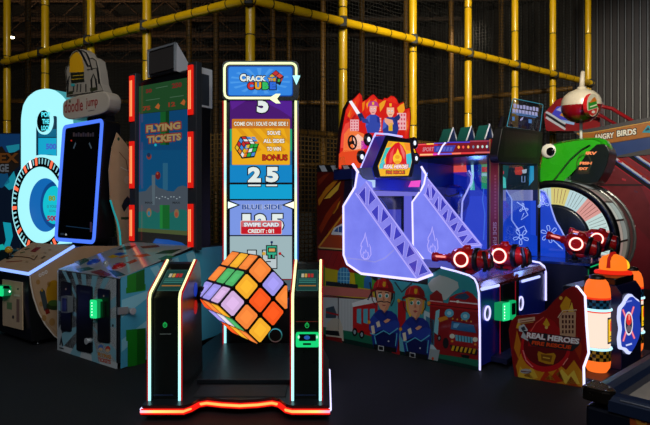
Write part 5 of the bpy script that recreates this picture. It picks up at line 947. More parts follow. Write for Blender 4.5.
# rear and far walls of the cabin; its lit interior put in as glowing shapes
mb = MB(); mb.box((.05, 1.74, .72), (1.35, 1.8, 1.95), P('0c1c70', .4)); mb.box((1.30, .62, .72), (1.35, 1.74, 1.95), P('0c1c70', .4)); mb.box((.0, .62, 1.93), (1.35, 1.8, 1.99), BLACK); mb.box((.0, 1.70, .72), (.05, 1.80, 1.95), BLACK); wl = mb.build('cabin_wall', G2)
wp = fr.X(1.295); mb = MB(); ar = Art(mb, wp, .001); e_ = lambda h, s=.8: E(h, s)
ar.rect(428, 158, 487, 262, e_('1428b0', .8), 0); ar.rect(428, 156, 487, 172, e_('060a28', .5), 0); ar.poly([(452, 172.5), (454, 161.6), (465.6, 161.6), (467, 172)], e_('ff5a50', 1), 1); ar.poly([(468, 162), (471, 164), (471.6, 176), (470, 190), (472, 190), (474, 176), (473.4, 162)], e_('b8ecff', 1), 1); ar.poly([(469.6, 190), (474, 180), (475, 190)], e_('40c8b0'), 1)
ar.poly([(481.5, 161), (487, 161), (487, 189), (481.5, 189)], e_('28a878'), 1); ar.rect(481.8, 167, 487, 172, e_('c83a50'), 2); ar.rect(481.8, 173, 487, 176, e_('9ad8e0'), 2)
ar.poly([(470, 190), (487, 190), (487, 262), (470, 262)], e_('1c3ccc', .8), 1); ar.poly([(464, 224), (470, 196), (487, 196), (487, 262), (466, 262)], e_('2848e0', .8), 2)
ar.line([(484, 188), (482.6, 200), (485, 214), (483.6, 240)], 1, e_('4878f0', .9), 3); ar.rect(441, 162, 449, 186, e_('3a1a3c', .5), 1); ar.ell(444.6, 177, 2, 4, e_('c04848', .6), 2)
mb.build('backlit_print', wl)
mb = MB(); ar = Art(mb, wp, .004); hood = MB(); hc = wp.p3(458, 200, .14); hood.ball(hc, .235, P('1a38b0', .35, 0, .1, 6, .3), (.6, 1, .95), 20); hood.tube([hc+Vector((-.13, -.14, .09)), hc+Vector((-.145, 0, .05)), hc+Vector((-.13, .14, .1))], .012, BLACK, 6); hood.build('seat_hood', wl)
mb = MB(); mb.tube([wp.p3(x, y, .30) for x, y in ((477.6, 171.5), (480.4, 176), (480, 183), (471.4, 201), (470.6, 214), (471, 240))], .012, E('b4b0ff', 1.15), 6); mb.build('led_edge', wl)
# clear side pane and front pane in dark frames
mb = MB(); q = [s0.px(*p) for p in ((427, 157.5), (486.5, 154.6), (486.5, 250), (427, 245))]; mb.prism(s0, q, -.022, -.016, GLASS()); mb.build('side_pane', G2)
yf = .60; fp_ = fr.Y(yf); mb = MB()
for x0, x1, y0, y1 in ((500.6, 503, 160, 262), (535.4, 539.4, 160, 262), (500.6, 539.4, 160, 165)):
    q = [fp_.px(*p) for p in ((x0, y0), (x1, y0), (x1, y1), (x0, y1))]; mb.prism(fp_, q, -.04, 0, P('10100e', .35))
ar = Art(mb, fp_, .001); ar.line([(537.4, 162), (537.4, 262)], .8, P('c86a40', .3), 1); 
for i in range(5): ar.rect(533, 168+3.4*i, 535, 170+3.4*i, P('58688c', .4), 1)
ff_ = mb.build('front_frame', G2)
mb = MB(); q = [fp_.px(*p) for p in ((503, 165), (535.4, 165), (535.4, 255), (503, 255))]; mb.prism(fp_, q, -.024, -.018, GLASS()); mb.build('front_pane', ff_)
zz = fp_.px(520, 258)[1]
# lit interior behind the front pane, put in as glowing shapes
bw = fr.X(1.295); mb = MB(); ar = Art(mb, bw, .004); ar.rect(500, 160, 538, 262, e_('0c1a58', .6), 0); ar.rect(500, 160, 538, 190, e_('14241c', .6), 1); ar.rect(503, 190, 533, 200.6, e_('8a8cc8', .8), 2); ar.rect(503, 200.6, 536, 262, e_('1a48d8', .85), 2); ar.poly([(503, 165), (509, 166), (506, 190), (503, 190)], e_('1c5a50', .7), 2); ar.poly([(502.6, 176), (505.6, 178), (506.4, 188), (502.6, 188)], e_('58d8c8', .9), 3)
ar.poly([(515, 167.5), (522, 166.4), (524.6, 171), (521, 175), (515.4, 174.6)], e_('c83828', .85), 3); ar.poly([(522, 170), (527, 169), (526.6, 173), (523, 173.6)], e_('c8d0d8', .85), 4); ar.line([(522, 176), (522, 182), (525, 182), (525, 176)], 1, e_('8aa0c8', .8), 3); ar.poly([(530, 166), (534, 166), (534, 180), (529, 186)], e_('2a9ac8', .8), 3); ar.rect(502.6, 171, 504, 174, e_('f03848', .9), 3)
mb.build('backlit_print', wl)
def etched(name, pl, poly, flowers, lines, edges):
    mb = MB(); q = [pl.px(*p) for p in poly]; mb.prism(pl, q, -.01, 0, ACR('1648d8', .75, .8)); w = mb.build(name, G2)
    mb = MB(); ar = Art(mb, pl, .002)
    for (x, y, s, k) in flowers:
        ar.ering(x, y, 2.2*s, 2.4*s, .9, E('9ab4ff', .95), 0, 14)
        for a in range(k):
            t = R(a*360/k+20); c_, d_ = math.cos(t), math.sin(t); pts = [(x+s*(2.4*c_), y+s*(2.4*d_)), (x+s*(5*c_-1.6*d_), y+s*(5*d_+1.6*c_)), (x+s*(8*c_-1.4*d_), y+s*(8*d_+1.4*c_)), (x+s*8.8*c_, y+s*8.8*d_), (x+s*(8*c_+1.4*d_), y+s*(8*d_-1.4*c_)), (x+s*(5*c_+1.2*d_), y+s*(5*d_-1.2*c_))]
            ar.line(pts, .8, E('9ab4ff', .95), 0, True)
    for l in lines: ar.line(l, .9, E('9ab4ff', .95), 0)
    mb.build('etching', w); mb = MB(); mb.tube([pl.p3(x, y, -.005) for x, y in edges], .009, E('98a8f8', 1.0), 6); mb.build('led_edge', w)
etched('acrylic_wing', fr.X(.68), [(540.5, 190), (545, 192), (548.6, 199), (552, 211), (555.5, 221), (561, 230), (565, 238), (565, 258), (540.5, 256)], [(549.4, 234, 1.0, 6), (543, 203, .7, 3)], [[(553, 240), (560, 246), (563, 249), (558, 245)]], [(540.5, 190), (545, 192), (548.6, 199), (552, 211), (555.5, 221), (561, 230), (565, 238)])
etched('acrylic_wing', fr.X(.75), [(506, 190), (512, 200), (512, 222), (520, 232), (537, 236), (537, 262), (506, 262)], [(523.6, 208, .55, 3), (521, 237, .9, 5)], [[(517, 202), (524, 207), (528, 215), (521, 220), (524, 213)], [(516, 230), (524, 226), (527, 232)]], [(506, 190), (511.6, 199), (511.6, 220), (519, 231)])
# hooded monitor on top and its clear etched sign
mp_ = fr.Y(.52); mb = MB(); q = [mp_.px(*p) for p in rpts([(503, 126), (543, 131.5), (541.4, 153), (538.6, 164), (499, 163), (497.6, 156)], 3, 3)]; mb.prism(mp_, q, -.10, 0, P('06070a', .5, 0, .1, 8)); ar = Art(mb, mp_, .001); ar.poly(rpts([(505.6, 130), (538.4, 134.6), (536.6, 158), (503.6, 157)], 2, 3), P('050508', .4), 0); mon2 = mb.build('hooded_monitor', G2, .008)
mb = MB(); a1 = mp_.off(-.08); mb.tube([a1.p3(500, 152), a1.p3(497, 144), a1.p3(503, 118)], .035, BLACK, 8); mb.build('monitor_arm', mon2)
ap = Pl(fr, (0, .62, 0), (1, 0, 0), (0, .25, 1)); mb = MB(); poly = rpts([(507, 126.6), (513.4, 98.2), (543.4, 104.4), (540, 131.6)], 1.6, 3); q = [ap.px(*p) for p in poly]; mb.prism(ap, q, -.008, 0, ACR('2a2a38', .25, .35)); sg = mb.build('clear_sign', G2); mb = MB(); b1 = ap.p3(512, 126); b2_ = ap.p3(536, 130); [mb.tube([b_+Vector((0, .004, .02)), b_+Vector((0, -.02, -.16))], .014, BLACK, 6) for b_ in (b1, b2_)]; mb.tube([b1+Vector((0, -.02, -.14)), b2_+Vector((0, -.02, -.14))], .014, BLACK, 6); mb.build('sign_bracket', G2)
mb = MB(); mb.tube([ap.p3(x, y, -.004) for x, y in poly], .0055, E('3aa0b8', .75), 6, True); mb.build('edge_glow', sg)
mb = MB(); ar = Art(mb, ap, .002); wm = E('a8a8d8', .75); bm_ = E('4a80c0', .7)
for i in range(8): x = 513.4+3.2*i; ar.rect(x, 103.6+.5*i+(i % 3)*.3, x+2.4, 107.6+.5*i, wm, 0, .16); ar.rect(x-1, 108.6+.5*i, x+1.6, 112+.5*i, wm, 0, .16)
ar.line([(511.6, 112.6), (538, 116.4)], .9, bm_); ar.line([(516, 114.6), (536, 117.6)], .8, bm_); ar.poly([(520, 119.4), (523.4, 116.6), (522.6, 119.6), (520.4, 121)], wm); ar.rect(512, 116.5, 514.4, 120.5, bm_, 0, .15); ar.rect(528.4, 119, 531.6, 123, bm_, 0, .15)
mb.build('etched_lettering', sg)
cannon(G2, .41, -.20, .915, 8, .725, 1.08, 15); cannon(G2, 1.06, -.27, .94, 8, .725, 1.08, 15)
feet(G2, [(.25, -.25), (1.28, -.25), (.1, 1.7), (1.28, 1.7)], .06)
# ================================================================== SMALL FIRE-RESCUE GAME with glowing tanks (front right)
fr = Fr(1.91, 3.91, 43)
H_ = thing('arcade_machine', fr, 'low red fire-themed machine with glowing orange air tanks and lit helmet on top', 'arcade machine')
b2 = Vector((-.249, .968, 0)); lp = Pl(fr, (0, 0, 0), -b2, (0, 0, 1))
mb = MB(); mb.box((.14, .08, .05), (1.16, .22, .72), P('0c0e1c', .4)); mb.box((.10, .22, .05), (1.16, .42, .40), P('0c0e1c', .4)); mb.box((.02, -.12, .04), (1.22, .5, .07), P('12142a', .4)); hb = mb.build('cabinet', H_, .01)
OUT = [(584, 388), (583.4, 367), (588.6, 353), (586.4, 325), (585, 296), (577, 286.2), (572, 286.6), (565, 290), (553, 302), (546, 310), (540, 313.4), (516, 316), (511, 321), (508.6, 330), (510.6, 348), (515, 379)]
mb = MB(); ar = Art(mb, lp, .0008, .0005); ar.panel(OUT, .02, P('8c1210', .32, 0, 0, 30, .4)); c = lambda h: P(h, .32, 0, 0, 30, .4)
ar.poly([(516, 366), (522, 350), (530, 362), (536, 356), (545, 367), (556, 362), (566, 370), (574, 360), (582, 372), (583, 387), (518, 377)], c('d88a18'), 1)
for pts, h in (([(518, 377), (520, 366), (526, 373), (532, 366), (538, 378), (530, 379.6)], 'e8b838'), ([(540, 380), (546, 370), (552, 376), (558, 368), (564, 381), (552, 383.6)], 'c02c10'), ([(556, 374), (562, 369), (568, 376), (574, 370), (580, 384), (566, 384)], 'f0c848'), ([(524, 376), (528, 371), (534, 379)], 'a01c0c'), ([(545, 379), (550, 374), (556, 381)], 'e8a828'), ([(566, 384), (571, 376), (578, 386)], 'b83a10'), ([(514, 348), (517, 330), (521, 344), (519, 360)], 'd07818'), ([(516, 328), (519, 318), (522, 330)], 'e0a828'), ([(560, 306), (566, 296), (571, 300), (569, 310), (563, 314)], 'd8981c'), ([(568, 312), (572, 302), (574, 312)], 'e8c040'), ([(574, 348), (577, 335), (582, 346), (580, 360)], 'b03010')): ar.poly(pts, c(h), 2)
ar.ell(561, 298, 1.8, 1.8, c('e8b040'), 3)
# helmet emblem
ar.ell(545.5, 348, 25, 24, c('c8141c'), 3, 26); ar.ell(545.5, 346, 22, 20.5, c('6a0c10'), 4, 26); ar.poly([(528, 346), (530, 332), (536, 322), (545, 316.5), (554, 321), (561, 332), (563, 348)], c('a81418'), 5); ar.line([(530, 333), (536, 323), (544, 317)], 1, c('e05a50'), 6); ar.line([(523, 350), (526, 360), (533, 367)], 1.2, c('f08080'), 5); ar.line([(563, 365), (568, 358)], 1, c('f09080'), 5)
ar.poly([(543, 324), (546.5, 318), (550, 324.6), (547, 328)], c('d8a020'), 6); ar.ell(546.4, 327.4, 1.6, 1.6, c('e8c060'), 7)
ar.poly([(559, 318), (563, 312.4), (576, 311.4), (575.6, 337), (560.4, 336)], c('c89a78'), 6); ar.line([(558, 317.6), (563, 310.6), (577, 309.8)], 1, c('e0c0a0'), 7)
for i in range(4):
    for j in range(4): ar.rect(562+3.3*i, 315+5*j, 563.8+3.3*i, 318.2+5*j, c('4a1814'), 7)
ar.poly([(518, 319), (535, 316.6), (535, 320.6), (518, 323)], c('d8b090'), 4); ar.line([(520, 321), (533, 319)], .8, c('8a3020'), 5); ar.line([(519, 324), (533.6, 322)], .7, c('d0a050'), 5)
ar.poly([(519, 326), (524, 324), (528, 330), (525, 334), (530, 337), (528, 341), (521, 337), (523, 332), (519, 331)], c('c8ccd0'), 6); ar.poly([(521, 327.6), (524.4, 326), (526, 329.6), (522.6, 331)], c('3a3a44'), 7)
ar.poly([(523, 330.6), (581, 337.6), (579.4, 345), (572.4, 351), (531, 345.4), (528.6, 340)], c('20242a'), 8)
ar.otext('REAL HEROES', 526.4, 332, 579, 337.6, c('f4f0f0'), c('a83a44'), 9, .125, .05, .8, .5); ar.otext('FIRE RESCUE', 531.6, 340.4, 571, 344.4, c('e84a1c'), c('2a1410'), 9, .125, .05, .8, .5)
ar.poly([(538.4, 351), (545.6, 353.6), (554, 352.8), (556, 355.6), (553.4, 364.4), (546, 363.6), (538.6, 361), (537.6, 354)], c('c88a18'), 8); ar.poly([(541, 353.8), (552.6, 355.4), (551, 362), (541.6, 360)], c('8a5410'), 9); ar.line([(543, 357), (550, 358.4)], 1, c('e0b040'), 10)
ar.ell(526, 371, 5.6, 2.4, c('b8b0b0'), 8); ar.line([(521, 371), (531, 372)], 1, c('6a3a34'), 9)
mb.build('side_panel', hb)
mb = MB(); mb.tube([lp.p3(x, y, .002) for x, y in ((575.6, 286), (578, 286.6), (585.2, 296), (586.6, 325), (588.8, 353), (583.8, 367), (584.2, 387))], .0085, E('dcdcff', 1.5), 8); mb.build('led_edge', hb)
# tanks
ORG = E('ff7226', 1.05)
CHK = {}
def tank(x, y, z0, z1, r):
    T = H_; mb = MB(); h = z1-z0; f = lambda t: z0+h*t; o = (x, y, 0); ax = (0, 0, 1)
    mb.lathe(o, ax, [(r*.72, f(0)), (r*.95, f(.05)), (r, f(.10)), (r, f(.125))], ORG, 28)
    mb.lathe(o, ax, [(r, f(.24)), (r*1.01, f(.245)), (r*1.01, f(.262))], E('ff5030', .9), 28)
    mb.lathe(o, ax, [(r*.985, f(.262)), (r*.985, f(.62))], E('ffe4d0', 1.05), 28); mb.lathe(o, ax, [(r*1.0, f(.62)), (r*1.0, f(.64))], E('ff5030', .9), 28)
    mb.lathe(o, ax, [(r, f(.765)), (r, f(.80)), (r*.95, f(.87)), (r*.8, f(.93)), (r*.55, f(.965))], ORG, 28); mb.lathe(o, ax, [(r*1.01, f(.755)), (r*1.02, f(.765)), (r*1.0, f(.775))], E('ff3a18', .9), 28)
    t = mb.build('air_tank', T)
    mb = MB(); mb.lathe(o, ax, [(r*.6, f(.955)), (r*.6, f(.985)), (r*.4, f(1.0)), (0, f(1.0))], P('1c1a18', .4), 18); mb.build('valve_cap', t)
    for a_, b_, hue in ((.125, .235, ('e0a020', '14120c')), (.66, .755, ('2a78a0', '0c1a30'))):
        mb = MB(); n = 24; rows = 3
        for i in range(n):
            for j in range(rows):
                za = f(a_+(b_-a_)*j/rows); zb3 = f(a_+(b_-a_)*(j+1)/rows); p0, p1 = R(360*i/n), R(360*(i+1)/n); rr = r*1.025
                mb.add([(x+rr*math.cos(p0), y+rr*math.sin(p0), za), (x+rr*math.cos(p1), y+rr*math.sin(p1), za), (x+rr*math.cos(p1), y+rr*math.sin(p1), zb3), (x+rr*math.cos(p0), y+rr*math.sin(p0), zb3)], [(0, 1, 2, 3)], P(hue[(i+j) % 2], .35))
        mb.build('checker_band', t, label='orange and black checker band' if a_ < .3 else 'blue and black checker band')
    for q in (.248, .648):
        mb = MB(); mb.ring((x, y, f(q)), (0, 0, 1), r*1.03, .010, E('b8f0ff', 1.3), 30); mb.build('led_ring', t)
    mb = MB(); p0 = -math.pi/2
    def arc(a0, a1, za, zb3, rr, m):
        k = 8; vs = []
        for i in range(k+1):
            a = R(a0+(a1-a0)*i/k); vs += [(x+rr*math.cos(a), y+rr*math.sin(a), za), (x+rr*math.cos(a), y+rr*math.sin(a), zb3)]
        mb.add(vs, [(2*i, 2*i+2, 2*i+3, 2*i+1) for i in range(k)], m)
    A0, A1 = -112, -60
    arc(A0, A1+12, f(.305), f(.575), r*1.0, P('282c34', .4)); arc(A0+6, A1+8, f(.325), f(.555), r*1.008, E('ffc818', .95)); arc(A0+18, A1-6, f(.43), f(.52), r*1.014, E('f04418', .95)); arc(A0+21, A1-14, f(.50), f(.54), r*1.016, E('f04418', .95)); arc(A0+14, A1, f(.37), f(.385), r*1.014, E('6a5010', .6)); arc(A0+14, A1, f(.35), f(.36), r*1.014, E('6a5010', .6)); mb.build('label_plate', t)
tank(.255, .0, .075, .812, .094); tank(1.03, -.0, .075, .812, .094)
# emblem panel between the tanks
ep = fr.Y(-.13); mb = MB(); mb.extr([(-.129, .07), (-.129, .66), (-.09, .72), (.14, .74), (.14, .07)], 'x', .40, .86, P('101640', .35, 0, .1, 6)); q = [ep.px(*p) for p in ((613, 288), (634, 283.5), (634, 292), (613, 297))]; mb.build('back_panel', hb, .006)
mb = MB(); em = [(628.5+(x-629)*.74, 323.5+(y-327)*.94) for x, y in [(631, 297.5), (636, 302), (641, 304), (642, 312), (640, 320), (642, 330), (640, 341), (635, 350), (629, 357.5), (623, 352), (617.4, 352), (616, 342), (618, 332), (616, 322), (617, 311), (622, 307), (626, 300)]]
cx_, cy_ = 628.5, 323.5; g_ = [((x-cx_)*1.14+cx_-.9, (y-cy_)*1.1+cy_) for x, y in em]
q = [ep.px(*p) for p in rpts(g_, 2.5, 3)]; mb.prism(ep, q, .0, .012, E('c8d0ff', 1.2)); q = [ep.px(*p) for p in rpts(em, 2.5, 3)]; mb.prism(ep, q, .012, .02, E('2440b8', .8)); ar = Art(mb, ep.off(.02)); e_ = lambda h, s=.95: E(h, s)
for a_, b_ in (((621, 312), (637, 343)), ((636, 309), (621.6, 346))): a_, b_ = [(628.5+(q_[0]-629)*.74, 323.5+(q_[1]-327)*.94) for q_ in (a_, b_)]; ar.line([a_, b_], 2.0, e_('e8406c'), 0); ar.line([a_, b_], .7, e_('ffb0b0'), 1)
ar.ell(628.5, 323.5, 4.2, 12, e_('e8e8f4'), 2); ar.ell(628.5, 323.5, 3.3, 10, e_('38304c', .6), 3); ar.ell(628.5, 319.6, 2.8, 5.6, e_('e03030'), 4); ar.poly([(627.8, 314.5), (629.6, 314.5), (629.3, 320), (628, 320)], e_('ff9080'), 5); ar.ell(628.5, 328.6, 2.5, 3.4, e_('7a6a78', .7), 4)
ar.line([(625.6, 302), (631.6, 300.6)], 1.6, e_('8090e8'), 2); ar.line([(625.6, 345.4), (631.6, 343.6)], 1.6, e_('d0d8ff'), 2); mb.build('backlit_emblem', hb)
# lit helmet on top
mb = MB(); mb.box((.42, -.08, .70), (.84, .16, .775), P('0e0e10', .35)); mb.build('helmet_stand', hb, .01)
hc = Vector((.52, .06, .775)); q_ = fr.Y(.06).p3(613, 277); hc.x = q_.x
mb = MB(); mb.lathe(hc, (0, 0, 1), [(.14, -.005), (.145, .005), (.14, .018), (.105, .03)], E('ff2a10', .85), 28); mb.lathe(hc, (0, 0, 1), [(.105, .028), (.107, .06), (.10, .11), (.078, .14), (.036, .158), (0, .16)], E('ff7c1e', 1.05), 28)
mb.tube([hc+Vector((-.108, 0, .05)), hc+Vector((-.085, 0, .125)), hc+Vector((-.035, 0, .163)), hc+Vector((.035, 0, .163))], .016, E('c01810', .7), 8); hel = mb.build('lit_helmet', hb)
mb = MB(); sp_ = hc+Vector((.085, -.06, .07)); mb.lathe(sp_, Vector((.7, -.6, .25)), [(0, .03), (.03, .028), (.042, .02), (.045, 0)], E('ffcf30', 1.1), 14); mb.build('helmet_shield', hel, label='yellow lit front shield')
feet(H_, [(.1, -.05), (1.1, -.05), (.15, .45), (1.1, .45)], .06)
# ================================================================== AIR HOCKEY TABLE (corner in the foreground, lower right)
fr = Fr(.742, 1.53, 42.2)
K_ = thing('air_hockey_table', fr, 'dark table with padded navy rails and metal corner cap in the right foreground', 'games table')
NV_ = P('1c2740', .35, 0, .1, 10, .2)
mb = MB(); mb.box((.006, -1.15, .1), (2.1, -.006, .775), P('0a1020', .35, 0, .1, 6)); kb = mb.build('table_body', K_, .01)
mb = MB(); mb.box((.25, -1.0, 0), (1.9, -.25, .1), BLACK); mb.build('plinth', K_)
mb = MB(); mb.box((.06, -1.12, .70), (2.1, -.06, .778), P('b0a294', .25, 0, .12, 12, .4)); mb.build('playing_surface', K_)
RP = [(.0, .775), (.0, .805), (.012, .818), (.035, .822), (.055, .816), (.066, .80), (.068, .775)]
mb = MB(); mb.extr([(-y, z) for y, z in RP], 'x', .07, 2.1, NV_); mb.build('rail', K_)
mb = MB(); mb.extr([(x, z) for x, z in RP], 'y', -.07, -1.15, NV_); mb.build('rail', K_)
mb = MB(); mb.tube([(.09, .003, .80), (2.1, .003, .80)], .0035, E('d06a9a', .55), 6); mb.build('rail_glint', K_, label='faint pink reflected glow along the long rail')  # pink reflection on the rail, put in as a glowing tube
mb = MB(); mb.tube([(.004, -.10, .812), (.004, -1.1, .812)], .0022, P('8a8a96', .3, .6), 6); mb.build('rail_glint', K_, label='thin grey highlight drawn along the end rail')  # rail highlight put in as a grey tube
cap = [(-.005, .005), (.075, .005), (.085, -.02), (.06, -.06), (.03, -.085), (-.005, -.075)]
mb = MB(); mb.extr(rpts(cap, .02, 3), 'z', .79, .828, P('3a322c', .25, .85, .3, 60)); cc = mb.build('corner_cap', K_, .006)
for x, y in ((.008, -.008), (.066, -.004), (.068, -.026), (.045, -.058), (.006, -.062)):
    mb = MB(); mb.ball((x, y, .829), .004, CHROME, (1, 1, .6), 10); mb.build('screw', cc)
mb = MB(); ep = fr.X(.006); ar = Art(mb, ep); ar.rect(630, 409, 700, 470, P('a8481c', .4), 0, .12); ar.poly([(634, 414), (641, 411), (650, 418), (646, 426), (637, 424)], P('c8862c', .4), 1); ar.ell(644, 420, 3, 3, P('7a2018', .4), 2); mb.build('side_print', kb)
# ================================================================== BIG WHEEL GAME (green fish on top)
p = at(553, 243, 7.5); fr = Fr(p.x, p.y, FA)
I_ = thing('wheel_game', fr, 'wheel game with giant lit prize wheel under a big green fish head', 'arcade machine')
s0 = fr.X(0); zc = .86; RW = .84; c0 = Vector((0, 0, zc)); AX = Vector((-1, 0, 0))
mb = MB(); mb.box((-.03, -.9, .05), (1.15, .9, .22), P('0c1020', .4)); mb.box((-.05, .25, .22), (1.15, .9, 1.9), P('0a1430', .4)); wb = mb.build('stand', I_, .02)
mb = MB()
def sect(r0, r1, a0, a1, x, m, n=5):
    vs = []
    for i in range(n+1):
        a = R(a0+(a1-a0)*i/n)
        for r in (r0, r1): vs.append((x, -r*math.cos(a), zc+r*math.sin(a)))
    mb.add(vs, [(2*i, 2*i+2, 2*i+3, 2*i+1) for i in range(n)], m)
cols = ['c4dcd8', 'dc9c94', 'bcd8dc', 'd8cc7c', 'b8d4d8', 'd89a90', 'c0dcd4', 'd0c878']; 
k = 0; a = 12
while a < 354:
    sect(.50, .74, a, a+20, -.012, E(cols[k % 8], .95)); sect(.735, .745, a, a+20, -.012, E('303030', .3)); 
    for j in range(1, 5): sect(.52, .72, a+4*j-.3, a+4*j+.3, -.0135, E('8a9a98' if k % 2 == 0 else 'a85a54', .6), 1)
    a += 20; k += 1
mb.lathe(c0, AX, [(.74, .012), (.74, .04), (RW, .04), (RW, -.06)], P('07080c', .3), 48); mb.lathe(c0, AX, [(.50, .012), (.50, .035), (.46, .05), (0, .055)], P('0a1424', .25, 0, .1, 4), 40)
mb.lathe(c0, AX, [(.70, .0), (0, .0)], P('101018', .4), 40, False); wh = mb.build('wheel', I_)
mb = MB()
for k in range(18):
    for (x0, x1, h, s_) in ((.06, .30, ('b8a89c', 'c8ccc0', 'a88c84')[k % 3], .55), (.32, .60, ('9aa09a', 'b8c8c0', '8c8478')[k % 3], .5)):
        a0, a1 = R(20*k+1), R(20*k+19); vs = []
        for i in range(5):
            a = a0+(a1-a0)*i/4; vs += [(x0, -RW*.985*math.cos(a), zc+RW*.985*math.sin(a)), (x1, -RW*.985*math.cos(a), zc+RW*.985*math.sin(a))]
        mb.add(vs, [(2*i, 2*i+2, 2*i+3, 2*i+1) for i in range(4)], E(h, s_*1.25))
mb.lathe(c0, (1, 0, 0), [(RW*.97, .05), (RW*.97, .62)], P('1c1c20', .4), 48); mb.build('wheel_tread', wh)
mb = MB(); mb.lathe(c0, (1, 0, 0), [(RW*1.0, .63), (RW*1.0, 1.1)], ACR('6a6a62', .22, .55), 48); mb.build('clear_cover', wh)
for x in (.62, 1.1):
    mb = MB(); mb.ring((x, 0, zc), (1, 0, 0), RW*1.0, .022, P('9a9a98', .3, .5), 40); mb.build('cover_rim', wh)
for k in range(9):
    a = R(-10+22*k); mb = MB(); mb.ball((1.12, -RW*math.cos(a), zc+RW*math.sin(a)), .02, E('ffe8d8', .9), (1, 1, 1), 10); mb.build('rim_light', wh)
# fish
GRN = P('2aa818', .28, 0, .12, 5, .5); GRD = P('176a14', .3, 0, .1, 5, .4)
fp2 = fr.X(.25); prof = [(534, 204), (535, 186), (537, 166), (540, 153), (545, 146.4), (552, 142.4), (562, 140), (574, 138), (586, 136.6), (597, 136.6), (604, 139), (608, 145), (608.6, 152), (606, 160), (601, 163), (590, 160), (580, 166), (571, 176), (562, 184), (553, 190), (548, 198), (546, 206)]
pq = [fp2.px(*q) for q in prof]; cx = sum(q[0] for q in pq)/len(pq); cy = sum(q[1] for q in pq)/len(pq)
mb = MB(); rings = []
for h, s in ((.0, .88), (-.05, .95), (-.14, 1.0), (-.3, 1.0), (-.42, .95), (-.48, .86)):
    rings.append([fp2.w((cx+(q[0]-cx)*s, cy+(q[1]-cy)*(s if s < 1 else 1)), h) for q in pq])
n = len(pq)
for i in range(len(rings)-1): mb.add(rings[i]+rings[i+1], [(k, (k+1) % n, n+(k+1) % n, n+k) for k in range(n)], GRN, True)
mb.add(rings[0], [tuple(range(n))], GRN); mb.add(rings[-1], [tuple(range(n-1, -1, -1))], GRN); fish = mb.build('fish_body', I_)
mb = MB(); o1 = fp2.off(.012); mb.tube([o1.p3(x, y) for x, y in ((540, 200), (548, 188), (558, 175), (570, 160), (581, 150), (590, 145))], .012, P('0c3a0c', .5), 6); mb.build('gill_line', fish)
mb = MB(); ec = o1.p3(548.6, 151, .0); mb.ball(ec, .105, P('e8e4d8', .2, 0, 0, 30, .5), (.3, 1, 1), 20); eye = mb.build('eye', fish)
mb = MB(); mb.ball(ec+Vector((-.03, -.035, -.01)), .06, P('0a0a0c', .15), (.3, 1, 1), 16); mb.build('pupil', eye)
# mouth with number display
mp2 = fr.X(.22); mb = MB(); q = [mp2.px(*p) for p in rpts([(569, 180), (578, 166), (588, 152), (597, 144), (606, 144), (609.6, 152), (607.6, 163), (603, 174), (598, 182), (586, 184)], 3, 3)]; mb.prism(mp2, q, -.5, .0, P('08100c', .3), P('0b1610', .3)); mth = mb.build('mouth', fish, .02)
mb = MB(); ar = Art(mb, mp2, .002); OR = E('ff9058', 1.05)
ar.text('IRV', 585.4, 151.6, 596.4, 154.8, OR, 0, 0, .06, .8); ar.text('FISH', 579.4, 161.8, 591.6, 164.6, OR, 0, 0, .06, .6); ar.text('EXT', 578.6, 167.4, 587.6, 170, OR, 0, 0, .06, .6); ar.ering(584, 163, 7, 9, .7, E('5a5a30', .5), 0, 20); ar.rect(577.6, 170.6, 589.4, 174, E('3a3020', .4), 0); mb.build('number_display', mth)
# bobber on a rod
bc = fr.X(.55).p3(581, 105); zb4 = bc.z; mb = MB(); mb.cyl((bc.x, bc.y, 1.75), (bc.x, bc.y, zb4), .022, P('b8b8b4', .35), 12); mb.build('rod', I_)
bx = Vector((-.10, -.06, 1)).normalized(); rb = .275
mb = MB(); mb.lathe(bc, bx, [(rb*1.0, 0), (rb*.97, .07), (rb*.85, .135), (rb*.62, .19), (rb*.32, .225), (.06, .235), (.06, .26), (.045, .26)], P('d4c8b4', .28, 0, .05, 6, .4), 28); bob = mb.build('bobber', I_)
mb = MB(); mb.lathe(bc, bx, [(rb*1.0, 0), (rb*1.0, -.02), (rb*.95, -.10), (rb*.78, -.18), (rb*.5, -.235), (rb*.2, -.26), (0, -.265)], P('8c0c18', .2, 0, .05, 6, .6), 28); mb.build('lower_half', bob, label='dark red lower half')
mb = MB(); mb.cyl(bc+bx*.25, bc+bx*.25+Vector((.06, 0, .24)), .038, P('cfc4b4', .35), 14, .03); mb.build('stem', bob)
bdir = Vector((-.22, -.975, .02)).normalized(); bpl = Pl(fr, bc+bdir*(rb*.93), Vector((.975, -.22, 0)), (0, 0, 1)); mb = MB(); ar = Art(mb, bpl, .0); e2 = lambda h: P(h, .35, 0, 0, 30, .3)
bgx, bgy = 592.5, 105; el = [bpl.px(bgx+6*math.cos(R(a)), bgy+11.5*math.sin(R(a))) for a in range(0, 360, 20)]; mb.prism(bpl, el, -.05, .004, e2('c81c20'), e2('d8d4c0')); ar = Art(mb, bpl, .006)
ar.poly([(587.6, 111), (597, 108), (596, 113.5), (592, 116), (588.6, 114)], e2('c81c1c'), 0); ar.poly([(588, 102.4), (597.4, 99.6), (598, 107), (588, 110)], e2('2a9a2c'), 0); ar.poly([(589, 103), (592, 98.6), (594.6, 97), (596.6, 101)], e2('d87818'), 1); ar.line([(589.6, 107), (596.4, 104.8)], 1.2, e2('f0f0d0'), 1); ar.ell(593, 112, 1.8, 1.4, e2('e8e8e0'), 1); mb.build('badge', bob)
feet(I_, [(.05, -.8), (1.05, -.8), (.05, .8), (1.05, .8)], .06)
